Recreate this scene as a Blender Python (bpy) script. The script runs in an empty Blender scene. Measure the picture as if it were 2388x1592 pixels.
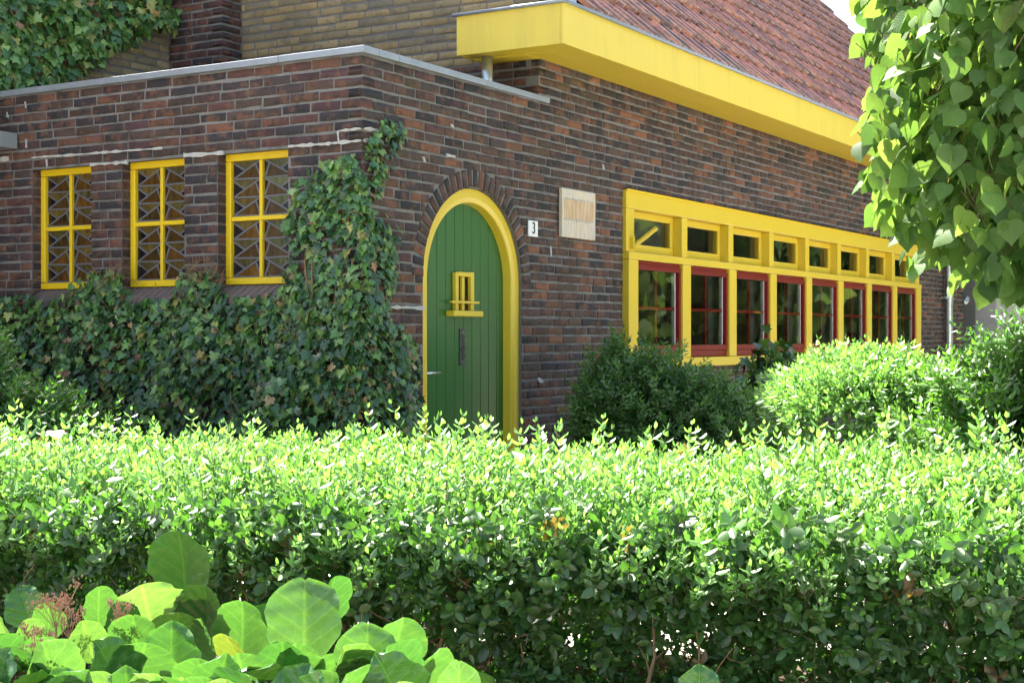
import bpy, math, random
import numpy as np
from mathutils import Matrix, Vector

random.seed(7)
rng = np.random.default_rng(7)
S = bpy.context.scene
COL = S.collection
rad = math.radians

# ------------------------------------------------------------------ camera, sky, sun, exposure
F = 3405.0; TH = math.atan2(3230 - 1194, F); HY = 785.0; CZ = 1.35
VD = np.array([math.cos(TH), math.sin(TH)]); RD = np.array([math.sin(TH), -math.cos(TH)])
CAM = -8.35 * VD + 348 / F * 8.35 * RD
cd = bpy.data.cameras.new('camera'); cam = bpy.data.objects.new('camera', cd); COL.objects.link(cam)
cam.location = (CAM[0], CAM[1], CZ)
cam.rotation_euler = (rad(90) - math.atan2(796 - HY, F), 0, TH - rad(90))
cd.sensor_width = 36; cd.lens = 36 * F / 2388; cd.clip_start = 0.05; cd.clip_end = 2000
S.camera = cam
SUN = np.array([0.40, 0.917]); EL = rad(55)
SUND = np.array([SUN[0] * math.cos(EL), SUN[1] * math.cos(EL), math.sin(EL)]); SUND /= np.linalg.norm(SUND)
w = bpy.data.worlds.new('World'); S.world = w; w.use_nodes = True
nt = w.node_tree; bg = nt.nodes['Background']
sky = nt.nodes.new('ShaderNodeTexSky'); sky.sky_type = 'NISHITA'; sky.sun_disc = False
sky.sun_elevation = EL; sky.sun_rotation = math.atan2(SUN[0], SUN[1])
sky.air_density = 1.0; sky.dust_density = 4.0; sky.ozone_density = 0.6
nt.links.new(sky.outputs[0], bg.inputs[0]); bg.inputs[1].default_value = 0.098
sl = bpy.data.lights.new('sun', 'SUN'); sl.energy = 5.0; sl.angle = rad(0.53); sl.color = (1, 0.95, 0.86)
so = bpy.data.objects.new('sun', sl); COL.objects.link(so); so.location = (10, 20, 30)
so.rotation_euler = Vector(SUND).to_track_quat('Z', 'Y').to_euler()
S.view_settings.view_transform = 'Standard'; S.view_settings.look = 'None'
S.view_settings.exposure = 2.38; S.view_settings.gamma = 1.0
S.cycles.max_bounces = 8; S.cycles.diffuse_bounces = 4; S.cycles.transparent_max_bounces = 12

# ------------------------------------------------------------------ placing helpers (points on the building's planes)
def ray(px): return VD + RD * (px - 1194) / F
def onR(px, py, Y=0.0):
    d = ray(px); t = (Y - CAM[1]) / d[1]; return CAM[0] + t * d[0], CZ - (py - HY) / F * t
def onL(px, py, X=0.0):
    d = ray(px); t = (X - CAM[0]) / d[0]; return CAM[1] + t * d[1], CZ - (py - HY) / F * t
def LD(lat, dep, z):
    p = CAM + dep * VD + lat * RD; return np.array([p[0], p[1], z])
def proj(P):
    q = P[:, :2] - CAM; t = q @ VD; t = np.where(t < .05, .05, t)
    return 1194 + F * (q @ RD) / t, HY + (CZ - P[:, 2]) * F / t, t

# ------------------------------------------------------------------ materials
MATS = {}
def newmat(name):
    m = bpy.data.materials.new(name); m.use_nodes = True; MATS[name] = m
    n = m.node_tree; n.nodes.clear()
    out = n.nodes.new('ShaderNodeOutputMaterial')
    return m, n, out
def nd(n, t, **k):
    x = n.nodes.new(t)
    for a, b in k.items():
        if a.startswith('i_'):
            key = a[2:]; key = int(key) if key.isdigit() else key.replace('_', ' ')
            x.inputs[key].default_value = b
        else: setattr(x, a, b)
    return x
def pos(n, scale=(1, 1, 1)):
    g = nd(n, 'ShaderNodeNewGeometry'); mp = nd(n, 'ShaderNodeMapping'); mp.inputs['Scale'].default_value = scale
    n.links.new(g.outputs['Position'], mp.inputs['Vector']); return mp.outputs[0]
def noise(n, scale, vec=None, detail=4, rough=.6, sc=(1, 1, 1)):
    x = nd(n, 'ShaderNodeTexNoise'); x.inputs['Scale'].default_value = scale; x.inputs['Detail'].default_value = detail
    x.inputs['Roughness'].default_value = rough
    n.links.new(vec if vec is not None else pos(n, sc), x.inputs['Vector']); return x.outputs['Fac']
def ramp(n, fac, a, b):
    r = nd(n, 'ShaderNodeMapRange'); r.inputs[1].default_value = a; r.inputs[2].default_value = b
    n.links.new(fac, r.inputs[0]); return r.outputs[0]
def mix(n, fac, a, b, mode='MIX'):
    x = nd(n, 'ShaderNodeMix', data_type='RGBA', blend_type=mode)
    for i, val in ((0, fac), (6, a), (7, b)):
        if hasattr(val, 'links'): n.links.new(val, x.inputs[i])
        else: x.inputs[i].default_value = val if i == 0 else (*val, 1)
    return x.outputs[2]
def bump(n, h, strength, dist=.01):
    b = nd(n, 'ShaderNodeBump'); b.inputs['Strength'].default_value = strength; b.inputs['Distance'].default_value = dist
    n.links.new(h, b.inputs['Height']); return b.outputs[0]
def math_(n, op, a, b=None):
    x = nd(n, 'ShaderNodeMath', operation=op)
    for i, val in enumerate((a, b)):
        if val is None: continue
        if hasattr(val, 'links'): n.links.new(val, x.inputs[i])
        else: x.inputs[i].default_value = val
    return x.outputs[0]
def princ(n, out, col, rough=.6, spec=.5, metal=0, nrm=None, coat=0):
    p = nd(n, 'ShaderNodeBsdfPrincipled'); p.inputs['Metallic'].default_value = metal
    p.inputs['Specular IOR Level'].default_value = spec
    if coat: p.inputs['Coat Weight'].default_value = coat; p.inputs['Coat Roughness'].default_value = .15
    if hasattr(col, 'links'): n.links.new(col, p.inputs['Base Color'])
    else: p.inputs['Base Color'].default_value = (*col, 1)
    if hasattr(rough, 'links'): n.links.new(rough, p.inputs['Roughness'])
    else: p.inputs['Roughness'].default_value = rough
    if nrm is not None: n.links.new(nrm, p.inputs['Normal'])
    if out is not None: n.links.new(p.outputs[0], out.inputs[0])
    return p
def attr(n, name='Col'):
    return nd(n, 'ShaderNodeAttribute', attribute_name=name)

def m_brick(name, patch, dark, pat_amt=.75, damt=.62):
    m, n, o = newmat(name); c = attr(n).outputs['Color']
    streak = ramp(n, noise(n, 1, sc=(9, 9, 10), detail=4, rough=.62), .52, .60)
    c = mix(n, math_(n, 'MULTIPLY', streak, pat_amt), c, mix(n, .8, c, patch))
    dk = ramp(n, noise(n, 1, sc=(10, 10, 13), detail=6, rough=.70), .52, .62)
    c = mix(n, math_(n, 'MULTIPLY', dk, damt), c, dark)
    f = noise(n, 230, detail=3)
    c = mix(n, ramp(n, f, .3, .75), mix(n, 1, c, (.72, .72, .72), 'MULTIPLY'), c)
    sp = ramp(n, noise(n, 80, detail=3), .66, .74)
    c = mix(n, math_(n, 'MULTIPLY', sp, .45), c, (.35, .32, .28))
    big = ramp(n, noise(n, 1.7, detail=4), .35, .7)
    c = mix(n, 1, c, mix(n, big, (.8, .8, .82), (1.12, 1.08, 1.05)), 'MULTIPLY')
    h = math_(n, 'ADD', noise(n, 120, detail=4), math_(n, 'MULTIPLY', noise(n, 26, detail=3), 1.6))
    princ(n, o, c, .72, .3, nrm=bump(n, h, .8, .007))
m_brick('brick_dark', (.25, .108, .056), (.026, .023, .023), .62)
m_brick('brick_yellow', (.33, .26, .13), (.17, .15, .10), .4)
def m_plain(name, col, rough=.6, var=.15, scale=8, spec=.5, metal=0, bs=0, bscale=60, coat=0, dirt=None, sc=(1, 1, 1)):
    m, n, o = newmat(name)
    f = noise(n, scale, detail=5, sc=sc)
    c = mix(n, f, tuple(x * (1 - var) for x in col), tuple(x * (1 + var) for x in col))
    if dirt:
        d = ramp(n, noise(n, dirt[1], detail=6, rough=.7), dirt[2], dirt[3]); c = mix(n, math_(n, 'MULTIPLY', d, dirt[4]), c, dirt[0])
    nm = bump(n, noise(n, bscale, detail=4), bs, .004) if bs else None
    r = ramp(n, f, 0, 1); rr = nd(n, 'ShaderNodeMapRange'); n.links.new(f, rr.inputs[0])
    rr.inputs[3].default_value = max(.02, rough - .08); rr.inputs[4].default_value = min(1, rough + .08)
    princ(n, o, c, rr.outputs[0], spec, metal, nm, coat)
m_plain('mortar', (.20, .193, .183), .9, .45, 14, .2, bs=1.0, bscale=120, dirt=((.055, .050, .046), 7, .44, .66, .75))
m_plain('mortar_dark', (.15, .145, .135), .9, .3, 22, .2, bs=.8, bscale=160)
m_plain('white_mortar', (.42, .41, .385), .9, .15, 30, .2, bs=.7, bscale=120, dirt=((.3, .29, .27), 14, .5, .7, .5))
m_plain('yellow_paint', (.67, .485, .034), .36, .04, 3, .5, bs=.10, bscale=45, dirt=((.45, .30, .02), 9, .60, .78, .35))
m_plain('yellow_paint_old', (.72, .49, .012), .42, .06, 12, .4, bs=.30, bscale=60, dirt=((.30, .2, .02), 16, .60, .74, .5))
m_plain('green_paint', (.028, .135, .022), .34, .10, 2.5, .5, bs=.12, bscale=40, sc=(3, 3, .4))
m_plain('red_paint', (.17, .006, .005), .42, .12, 6, .25, bs=.10, bscale=40)
m_plain('groove_dark', (.15, .19, .12), .8, .3, 30)
m_plain('zinc', (.27, .30, .34), .45, .2, 9, .5, .35, bs=.15, bscale=30, dirt=((.24, .26, .28), 12, .48, .7, .6))
m_plain('galvanised', (.50, .54, .53), .30, .25, 20, .5, .85, dirt=((.22, .23, .22), 18, .5, .7, .6))
m_plain('chrome', (.75, .75, .74), .2, .05, 20, .5, 1)
m_plain('lead', (.115, .115, .128), .5, .25, 30, .5, 0)
m_plain('lead_sheet', (.34, .40, .48), .5, .2, 12, .5, .3)
m_plain('sill_brick', (.15, .115, .10), .8, .3, 14, .3, bs=.8, bscale=70, sc=(1, 6, 1))
m_plain('white_enamel', (.80, .80, .78), .25, .03, 20, .5)
m_plain('black_enamel', (.012, .012, .012), .3, .1, 20)
m_plain('grey_metal', (.26, .27, .27), .5, .1, 10, .5, .1)
m_plain('dark_metal', (.06, .06, .065), .5, .3, 40, .5, .6, dirt=((.35, .35, .33), 60, .5, .65, .6))
m_plain('interior_wall', (.55, .57, .57), .9, .1, 3)
m_plain('interior_floor', (.14, .11, .08), .7, .2, 3)
m_plain('curtain', (.72, .79, .84), .9, .12, 6, .2)
m_plain('stone', (.42, .40, .37), .85, .15, 5, .3, bs=.5, bscale=60, dirt=((.2, .2, .19), 4, .5, .7, .4))
m_plain('paving', (.46, .43, .38), .9, .2, 3, .3, bs=.6, bscale=60, dirt=((.28, .27, .23), 2, .45, .7, .5))
m_plain('soil', (.085, .06, .04), .95, .35, 12, .2, bs=1, bscale=40)
m_plain('bark', (.135, .085, .045), .85, .35, 40, .3, bs=.6, bscale=90)
m_plain('twig', (.22, .145, .08), .85, .3, 50, .3)
m_plain('roofing_felt', (.08, .08, .085), .9, .2, 8)
m_plain('dead_flower', (.36, .20, .13), .85, .45, 120, .3)
m_plain('render_far', (.30, .24, .19), .9, .1, 2)
def m_streak(name, col, dirt, sc, lo, hi, amt, rough, bs):
    m, n, o = newmat(name)
    c = mix(n, noise(n, 2.5, detail=5), tuple(x * .94 for x in col), tuple(x * 1.06 for x in col))
    d = math_(n, 'MULTIPLY', ramp(n, noise(n, 1, sc=sc, detail=6, rough=.7), lo, hi), amt)
    d2 = math_(n, 'MULTIPLY', ramp(n, noise(n, 40, detail=4, rough=.7), .68, .76), amt * 1.3)
    c = mix(n, math_(n, 'MAXIMUM', d, d2), c, dirt)
    princ(n, o, c, rough, .5, nrm=bump(n, math_(n, 'ADD', noise(n, 3, detail=3), math_(n, 'MULTIPLY', noise(n, 1, sc=(sc[0] * 6, sc[1] * 6, sc[2] * 6), detail=4), .3)), bs, .006))
m_streak('fascia_paint', (.67, .510, .062), (.34, .27, .06), (7, 7, .9), .52, .74, .32, .36, .12)
m_streak('door_paint', (.024, .118, .018), (.060, .105, .045), (26, 26, 1.1), .50, .72, .3, .36, .25)
# weathered board
m, n, o = newmat('weathered_board')
f1 = noise(n, 1, sc=(70, 70, 5), detail=5, rough=.7); f2 = noise(n, 7, detail=4)
c = mix(n, ramp(n, f1, .38, .62), (.62, .57, .47), (.50, .40, .26))
c = mix(n, math_(n, 'MULTIPLY', ramp(n, f2, .45, .65), .8), c, (.50, .48, .44))
c = mix(n, math_(n, 'MULTIPLY', ramp(n, noise(n, 1, sc=(60, 60, 9), detail=5, rough=.75), .56, .64), .75), c, (.30, .17, .08))
c = mix(n, math_(n, 'MULTIPLY', ramp(n, noise(n, 60, detail=3), .66, .74), .6), c, (.14, .09, .05))
princ(n, o, c, .75, .3, nrm=bump(n, f1, .3, .003))
m, n, o = newmat('stained_board')
f1 = noise(n, 1, sc=(90, 90, 4), detail=5, rough=.7)
c = mix(n, ramp(n, f1, .40, .60), (.42, .24, .09), (.56, .46, .32)); princ(n, o, c, .75, .3)
# roof tile
m, n, o = newmat('roof_tile')
c = attr(n).outputs['Color']
f = ramp(n, noise(n, 9, detail=6, rough=.75), .44, .60)
c2 = mix(n, math_(n, 'MULTIPLY', f, .66), c, (.055, .038, .040))
c2 = mix(n, math_(n, 'MULTIPLY', ramp(n, noise(n, 70, detail=3), .66, .76), .5), c2, (.34, .22, .17))
princ(n, o, c2, .36, .6, nrm=bump(n, noise(n, 110, detail=4), .22, .004))
# coloured leaded glass
m, n, o = newmat('leaded_glass')
c = attr(n).outputs['Color']
f = noise(n, 1, sc=(30, 30, 9), detail=4)
c2 = mix(n, ramp(n, f, .35, .7), mix(n, 1, c, (.55, .5, .5), 'MULTIPLY'), mix(n, 1, c, (1.5, 1.45, 1.3), 'MULTIPLY'))
princ(n, o, c2, .10, .5, nrm=bump(n, noise(n, 1, sc=(55, 55, 25), detail=3), .35, .004))
# clear glass
m, n, o = newmat('window_glass')
fr = nd(n, 'ShaderNodeFresnel'); fr.inputs[0].default_value = 1.5
gl = nd(n, 'ShaderNodeBsdfGlossy'); gl.inputs['Roughness'].default_value = .0
tr = nd(n, 'ShaderNodeBsdfTransparent'); tr.inputs[0].default_value = (.95, .97, .96, 1)
bb = bump(n, noise(n, 3.0, detail=1), .02, .01)
n.links.new(bb, gl.inputs['Normal'])
mx = nd(n, 'ShaderNodeMixShader'); n.links.new(math_(n, 'MINIMUM', math_(n, 'MULTIPLY', fr.outputs[0], 1.0), 1.0), mx.inputs[0])
n.links.new(tr.outputs[0], mx.inputs[1]); n.links.new(gl.outputs[0], mx.inputs[2]); n.links.new(mx.outputs[0], o.inputs[0])
# leaves
def m_leaf(name, rough=.4, trans=.35, tcol=(1.7, 1.55, .5), vein=0.0, vscale=9, spec=.5, veincol=(1.5, 1.35, 1.2), spots=0, vb=.12, ret=0):
    m, n, o = newmat(name); c = attr(n).outputs['Color']
    c = mix(n, noise(n, 35, detail=2), mix(n, 1, c, (.78, .82, .8), 'MULTIPLY'), mix(n, 1, c, (1.2, 1.15, 1.15), 'MULTIPLY'))
    nm = None
    if vein:
        sx = nd(n, 'ShaderNodeSeparateXYZ'); n.links.new(attr(n, 'luv').outputs['Vector'], sx.inputs[0])
        ax = math_(n, 'ABSOLUTE', sx.outputs[0])
        mid = math_(n, 'SUBTRACT', 1, ramp(n, ax, .008, .030))
        ph = math_(n, 'SUBTRACT', sx.outputs[1], math_(n, 'MULTIPLY', ax, .8))
        s = math_(n, 'SINE', math_(n, 'MULTIPLY', ph, vscale * 6.283))
        lat = ramp(n, s, .82, 1.0)
        ht = math_(n, 'ADD', math_(n, 'MULTIPLY', s, .5), math_(n, 'MULTIPLY', mid, -1.2))
        v = math_(n, 'MAXIMUM', mid, math_(n, 'MULTIPLY', lat, .6))
        c = mix(n, math_(n, 'MULTIPLY', v, vein), c, mix(n, 1, c, veincol, 'MULTIPLY'))
        if ret:
            vo = nd(n, 'ShaderNodeTexVoronoi', feature='DISTANCE_TO_EDGE'); vo.inputs['Scale'].default_value = 11; n.links.new(attr(n, 'luv').outputs['Vector'], vo.inputs['Vector'])
            ed = math_(n, 'SUBTRACT', 1, ramp(n, vo.outputs['Distance'], .0, .10)); c = mix(n, math_(n, 'MULTIPLY', ed, .22), c, mix(n, 1, c, (1.6, 1.45, 1.3), 'MULTIPLY'))
            ht = math_(n, 'ADD', ht, math_(n, 'MULTIPLY', ed, -.2))
        nm = bump(n, ht, vb, .004)
    if spots:
        c = mix(n, math_(n, 'MULTIPLY', ramp(n, noise(n, 9, detail=4), .66, .78), spots), c, (.30, .17, .04))
    p = princ(n, None, c, rough, spec, nrm=nm)
    t = nd(n, 'ShaderNodeBsdfTranslucent'); n.links.new(mix(n, 1, c, tcol, 'MULTIPLY'), t.inputs[0])
    mx = nd(n, 'ShaderNodeMixShader', i_0=trans)
    n.links.new(p.outputs[0], mx.inputs[1]); n.links.new(t.outputs[0], mx.inputs[2]); n.links.new(mx.outputs[0], o.inputs[0])
m_leaf('privet_leaf', .42, .42, tcol=(1.5, 1.68, .65), spec=1.0)
m_leaf('ivy_leaf', .36, .14, vein=.6, vscale=5, spec=.65)
m_leaf('lime_leaf', .52, .50, tcol=(1.75, 1.65, .8), vein=.35, vscale=7, spec=.32)
m_leaf('bergenia_leaf', .30, .30, tcol=(1.30, 1.5, .75), vein=.9, vscale=5, spec=.5, spots=.35, vb=.6, ret=1)
m_leaf('bergenia_leaf_shaded', .32, .10, vein=.9, vscale=5, spec=.5, spots=.25, vb=.6, ret=1)  # shaded copy of the bergenia leaf: tree shade imitated by low translucency
m_leaf('pale_leaf', .5, .3, tcol=(1.1, 1, .8))

# ------------------------------------------------------------------ object helpers
WL = {}
def link(o, parent=None):
    COL.objects.link(o)
    if parent is not None:
        o.parent = parent; o.matrix_parent_inverse = WL.get(parent.name, Matrix()).inverted()
    return o
def tag(o, label=None, cat=None, group=None, kind=None):
    if label: o['label'] = label
    if cat: o['category'] = cat
    if group: o['group'] = group
    if kind: o['kind'] = kind
    return o
def thing(name, loc, label, cat, group=None):
    o = bpy.data.objects.new(name, None); o.location = loc; o.empty_display_size = .1
    COL.objects.link(o); WL[o.name] = Matrix.Translation(loc); return tag(o, label, cat, group)
def mesh_np(name, V, faces, mat, col=None, luv=None, smooth=False):
    """faces: list of (k,n) int arrays"""
    me = bpy.data.meshes.new(name)
    V = np.ascontiguousarray(V, dtype=np.float32); nv = len(V)
    me.vertices.add(nv); me.vertices.foreach_set('co', V.ravel())
    loops = np.concatenate([f.ravel() for f in faces]).astype(np.int32)
    tot = np.concatenate([np.full(len(f), f.shape[1], dtype=np.int32) for f in faces])
    st = np.concatenate([[0], np.cumsum(tot)[:-1]]).astype(np.int32)
    me.loops.add(len(loops)); me.loops.foreach_set('vertex_index', loops)
    me.polygons.add(len(tot)); me.polygons.foreach_set('loop_start', st); me.polygons.foreach_set('loop_total', tot)
    if smooth: me.polygons.foreach_set('use_smooth', np.ones(len(tot), dtype=bool))
    me.update(calc_edges=True)
    if col is not None:
        a = me.attributes.new('Col', 'FLOAT_COLOR', 'POINT')
        c4 = np.ones((nv, 4), dtype=np.float32); c4[:, :3] = col; a.data.foreach_set('color', c4.ravel())
    if luv is not None:
        a = me.attributes.new('luv', 'FLOAT_VECTOR', 'POINT'); a.data.foreach_set('vector', np.ascontiguousarray(luv, dtype=np.float32).ravel())
    me.materials.append(MATS[mat]); return me
class MB:
    def __init__(s): s.v = []; s.f = []
    def add(s, vs, fs):
        b = len(s.v); s.v += [tuple(map(float, p)) for p in vs]; s.f += [tuple(i + b for i in f) for f in fs]; return s
    def box(s, x0, x1, y0, y1, z0, z1):
        return s.add([(x0, y0, z0), (x1, y0, z0), (x1, y1, z0), (x0, y1, z0), (x0, y0, z1), (x1, y0, z1), (x1, y1, z1), (x0, y1, z1)],
                     [(0, 3, 2, 1), (4, 5, 6, 7), (0, 1, 5, 4), (1, 2, 6, 5), (2, 3, 7, 6), (3, 0, 4, 7)])
    def quad(s, a, b, c, d): return s.add([a, b, c, d], [(0, 1, 2, 3)])
    def tube(s, pts, r, n=8, r1=None):
        pts = [Vector(p) for p in pts]; b = len(s.v); k = len(pts)
        for i, p in enumerate(pts):
            t = (pts[min(i + 1, k - 1)] - pts[max(i - 1, 0)]).normalized()
            a = t.orthogonal().normalized() if i == 0 else (s._a - t * s._a.dot(t)).normalized()
            s._a = a; c = t.cross(a); rr = r if r1 is None else r + (r1 - r) * i / (k - 1)
            for j in range(n):
                q = p + a * math.cos(6.2832 * j / n) * rr + c * math.sin(6.2832 * j / n) * rr; s.v.append(tuple(q))
        for i in range(k - 1):
            for j in range(n):
                s.f.append((b + i * n + j, b + i * n + (j + 1) % n, b + (i + 1) * n + (j + 1) % n, b + (i + 1) * n + j))
        s.f.append(tuple(b + j for j in reversed(range(n)))); s.f.append(tuple(b + (k - 1) * n + j for j in range(n)))
        return s
    def build(s, name, mat, parent=None, bevel=0, smooth=False, **t):
        me = bpy.data.meshes.new(name); me.from_pydata(s.v, [], s.f); me.materials.append(MATS[mat])
        if smooth: me.polygons.foreach_set('use_smooth', [True] * len(me.polygons))
        o = bpy.data.objects.new(name, me); link(o, parent)
        if bevel:
            b = o.modifiers.new('bevel', 'BEVEL'); b.width = bevel; b.segments = 2; b.limit_method = 'ANGLE'
        return tag(o, **t)
def put(name, me, M, parent):
    o = bpy.data.objects.new(name, me); o.matrix_basis = M; return link(o, parent)

# ------------------------------------------------------------------ instanced pieces (templates -> 300 objects + one merged rest)
class Tpl:
    def __init__(s, V, faces, col, luv=None):
        s.V = np.array(V, float); s.f = [np.array(f, int) for f in faces]; s.col = np.array(col, float)
        s.luv = np.array(luv, float) if luv is not None else s.V.copy()
def merged(name, tpls, idx, M, T, tint, mat, parent, kind='stuff', smooth=False):
    Vs, Cs, Us, Fd = [], [], [], {}; base = 0
    for k, tp in enumerate(tpls):
        w_ = np.where(idx == k)[0]
        if not len(w_): continue
        nv = len(tp.V)
        V = np.einsum('nij,vj->nvi', M[w_], tp.V) + T[w_][:, None, :]
        Vs.append(V.reshape(-1, 3)); Cs.append((tp.col[None] * tint[w_][:, None, :]).reshape(-1, 3)); Us.append(np.tile(tp.luv, (len(w_), 1)))
        off = base + np.arange(len(w_)) * nv
        for f in tp.f: Fd.setdefault(f.shape[1], []).append((f[None] + off[:, None, None]).reshape(-1, f.shape[1]))
        base += nv * len(w_)
    me = mesh_np(name, np.concatenate(Vs), [np.concatenate(x) for x in Fd.values()], mat, np.concatenate(Cs), np.concatenate(Us), smooth)
    return tag(link(bpy.data.objects.new(name, me), parent), kind=kind)
def scatter(tpls, idx, M, T, tint, mat, parent, piece, rest, nmax=300, cell=16, size=None, smooth=False, nc=5):
    """the nmax pieces that show largest become objects of their own (shared meshes), the rest one merged part"""
    n = len(T); idx = np.asarray(idx)
    px, py, dep = proj(T); sz = (np.ones(n) if size is None else size) / dep
    ok = (px > 5) & (px < 2383) & (py > 5) & (py < 1587) & (dep > .5)
    best = {}
    for i in np.where(ok)[0]:
        key = (int(px[i] // cell), int(py[i] // cell))
        if key not in best or dep[i] < dep[best[key]]: best[key] = i
    sel = sorted(best.values(), key=lambda i: -sz[i])[:nmax]
    selset = np.zeros(n, bool); selset[sel] = True
    pool = {}
    for i in sel:
        key = (int(idx[i]), random.randrange(nc))
        if key not in pool:
            tp = tpls[key[0]]
            pool[key] = mesh_np(piece, tp.V, tp.f, mat, tp.col * tint[i], tp.luv, smooth)
        m4 = Matrix.Identity(4)
        for a in range(3):
            for b in range(3): m4[a][b] = M[i][a, b]
            m4[a][3] = T[i][a]
        put(piece, pool[key], m4, parent)
    r_ = np.where(~selset)[0]
    if len(r_): merged(rest, tpls, idx[r_], M[r_], T[r_], tint[r_], mat, parent, smooth=smooth)
def frames(tip, nrm, scale):
    t = tip / np.linalg.norm(tip, axis=1, keepdims=True)
    x = np.cross(t, nrm); x /= np.linalg.norm(x, axis=1, keepdims=True) + 1e-9
    z = np.cross(x, t)
    return np.stack([x, t, z], axis=2) * scale[:, None, None]

# ------------------------------------------------------------------ ground
MB().quad((-300, -300, 0), (300, -300, 0), (300, 300, 0), (-300, 300, 0)).build('ground', 'paving', kind='structure')

# ------------------------------------------------------------------ bricks
def brick_tpl(r):
    # rounded, uneven brick: x -.5..+.5, y 0 (face) .. 1 (back), z -.5..+.5
    cx, cz, cy = .020, .065, .05
    xs = [-.5, -.17, .17, .5]
    V = []; F4 = []
    def j(a): return r.uniform(-a, a)
    top = [(x + j(.012) * (abs(x) > .4), .5 - abs(j(.085))) for x in xs]; bot = [(x + j(.012) * (abs(x) > .4), -.5 + abs(j(.085))) for x in xs]
    tilt = j(.03)
    for (x, z) in bot: V.append((x * (1 - 2 * cx), tilt * x, z + cz))          # 0-3 face bottom
    for (x, z) in top: V.append((x * (1 - 2 * cx), tilt * x + j(.02), z - cz))          # 4-7 face top
    for (x, z) in bot: V.append((x, cy + tilt * x, z))                          # 8-11
    for (x, z) in top: V.append((x, cy + tilt * x, z))                          # 12-15
    for (x, z) in bot: V.append((x, 1, z))                                      # 16-19
    for (x, z) in top: V.append((x, 1, z))                                      # 20-23
    for i in range(3):
        F4 += [(i, i + 1, i + 5, i + 4), (8 + i, 9 + i, i + 1, i), (4 + i, 5 + i, 13 + i, 12 + i), (16 + i, 17 + i, 9 + i, 8 + i), (12 + i, 13 + i, 21 + i, 20 + i)]
    F4 += [(8, 0, 4, 12), (3, 11, 15, 7), (16, 8, 12, 20), (11, 19, 23, 15)]
    return np.array(V), np.array(F4)
rb = random.Random(3)
PALD = [((.082, .050, .046), 3.4), ((.115, .056, .049), 2.6), ((.064, .047, .046), 3), ((.090, .058, .047), 3), ((.044, .038, .042), 2.0), ((.150, .072, .050), 1.4), ((.19, .088, .054), .7), ((.095, .050, .054), 2.6)]
PALR = [((.070, .050, .043), 3.2), ((.100, .057, .042), 2.6), ((.054, .045, .042), 3), ((.078, .056, .042), 2.8), ((.034, .032, .034), 2.8), ((.17, .080, .046), 2.0), ((.24, .105, .054), 1.2), ((.11, .075, .042), 1.7)]
PALY = [((.34, .265, .135), 3), ((.30, .24, .135), 3), ((.26, .215, .13), 2), ((.38, .28, .13), 1.5), ((.23, .20, .14), 1)]
def bricktpls(pal, k=26):
    out = []
    for i in range(k):
        V, f = brick_tpl(rb); c = rb.choices([p[0] for p in pal], [p[1] for p in pal])[0]
        g = rb.uniform(.85, 1.15); out.append(Tpl(V, [f], np.tile(np.array(c) * g, (len(V), 1))))
    return out
TPD, TPR, TPY = bricktpls(PALD), bricktpls(PALR), bricktpls(PALY)
CH = .0618
RL = Matrix.Rotation(rad(-90), 3, 'Z'); RI = Matrix.Identity(3)
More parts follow.
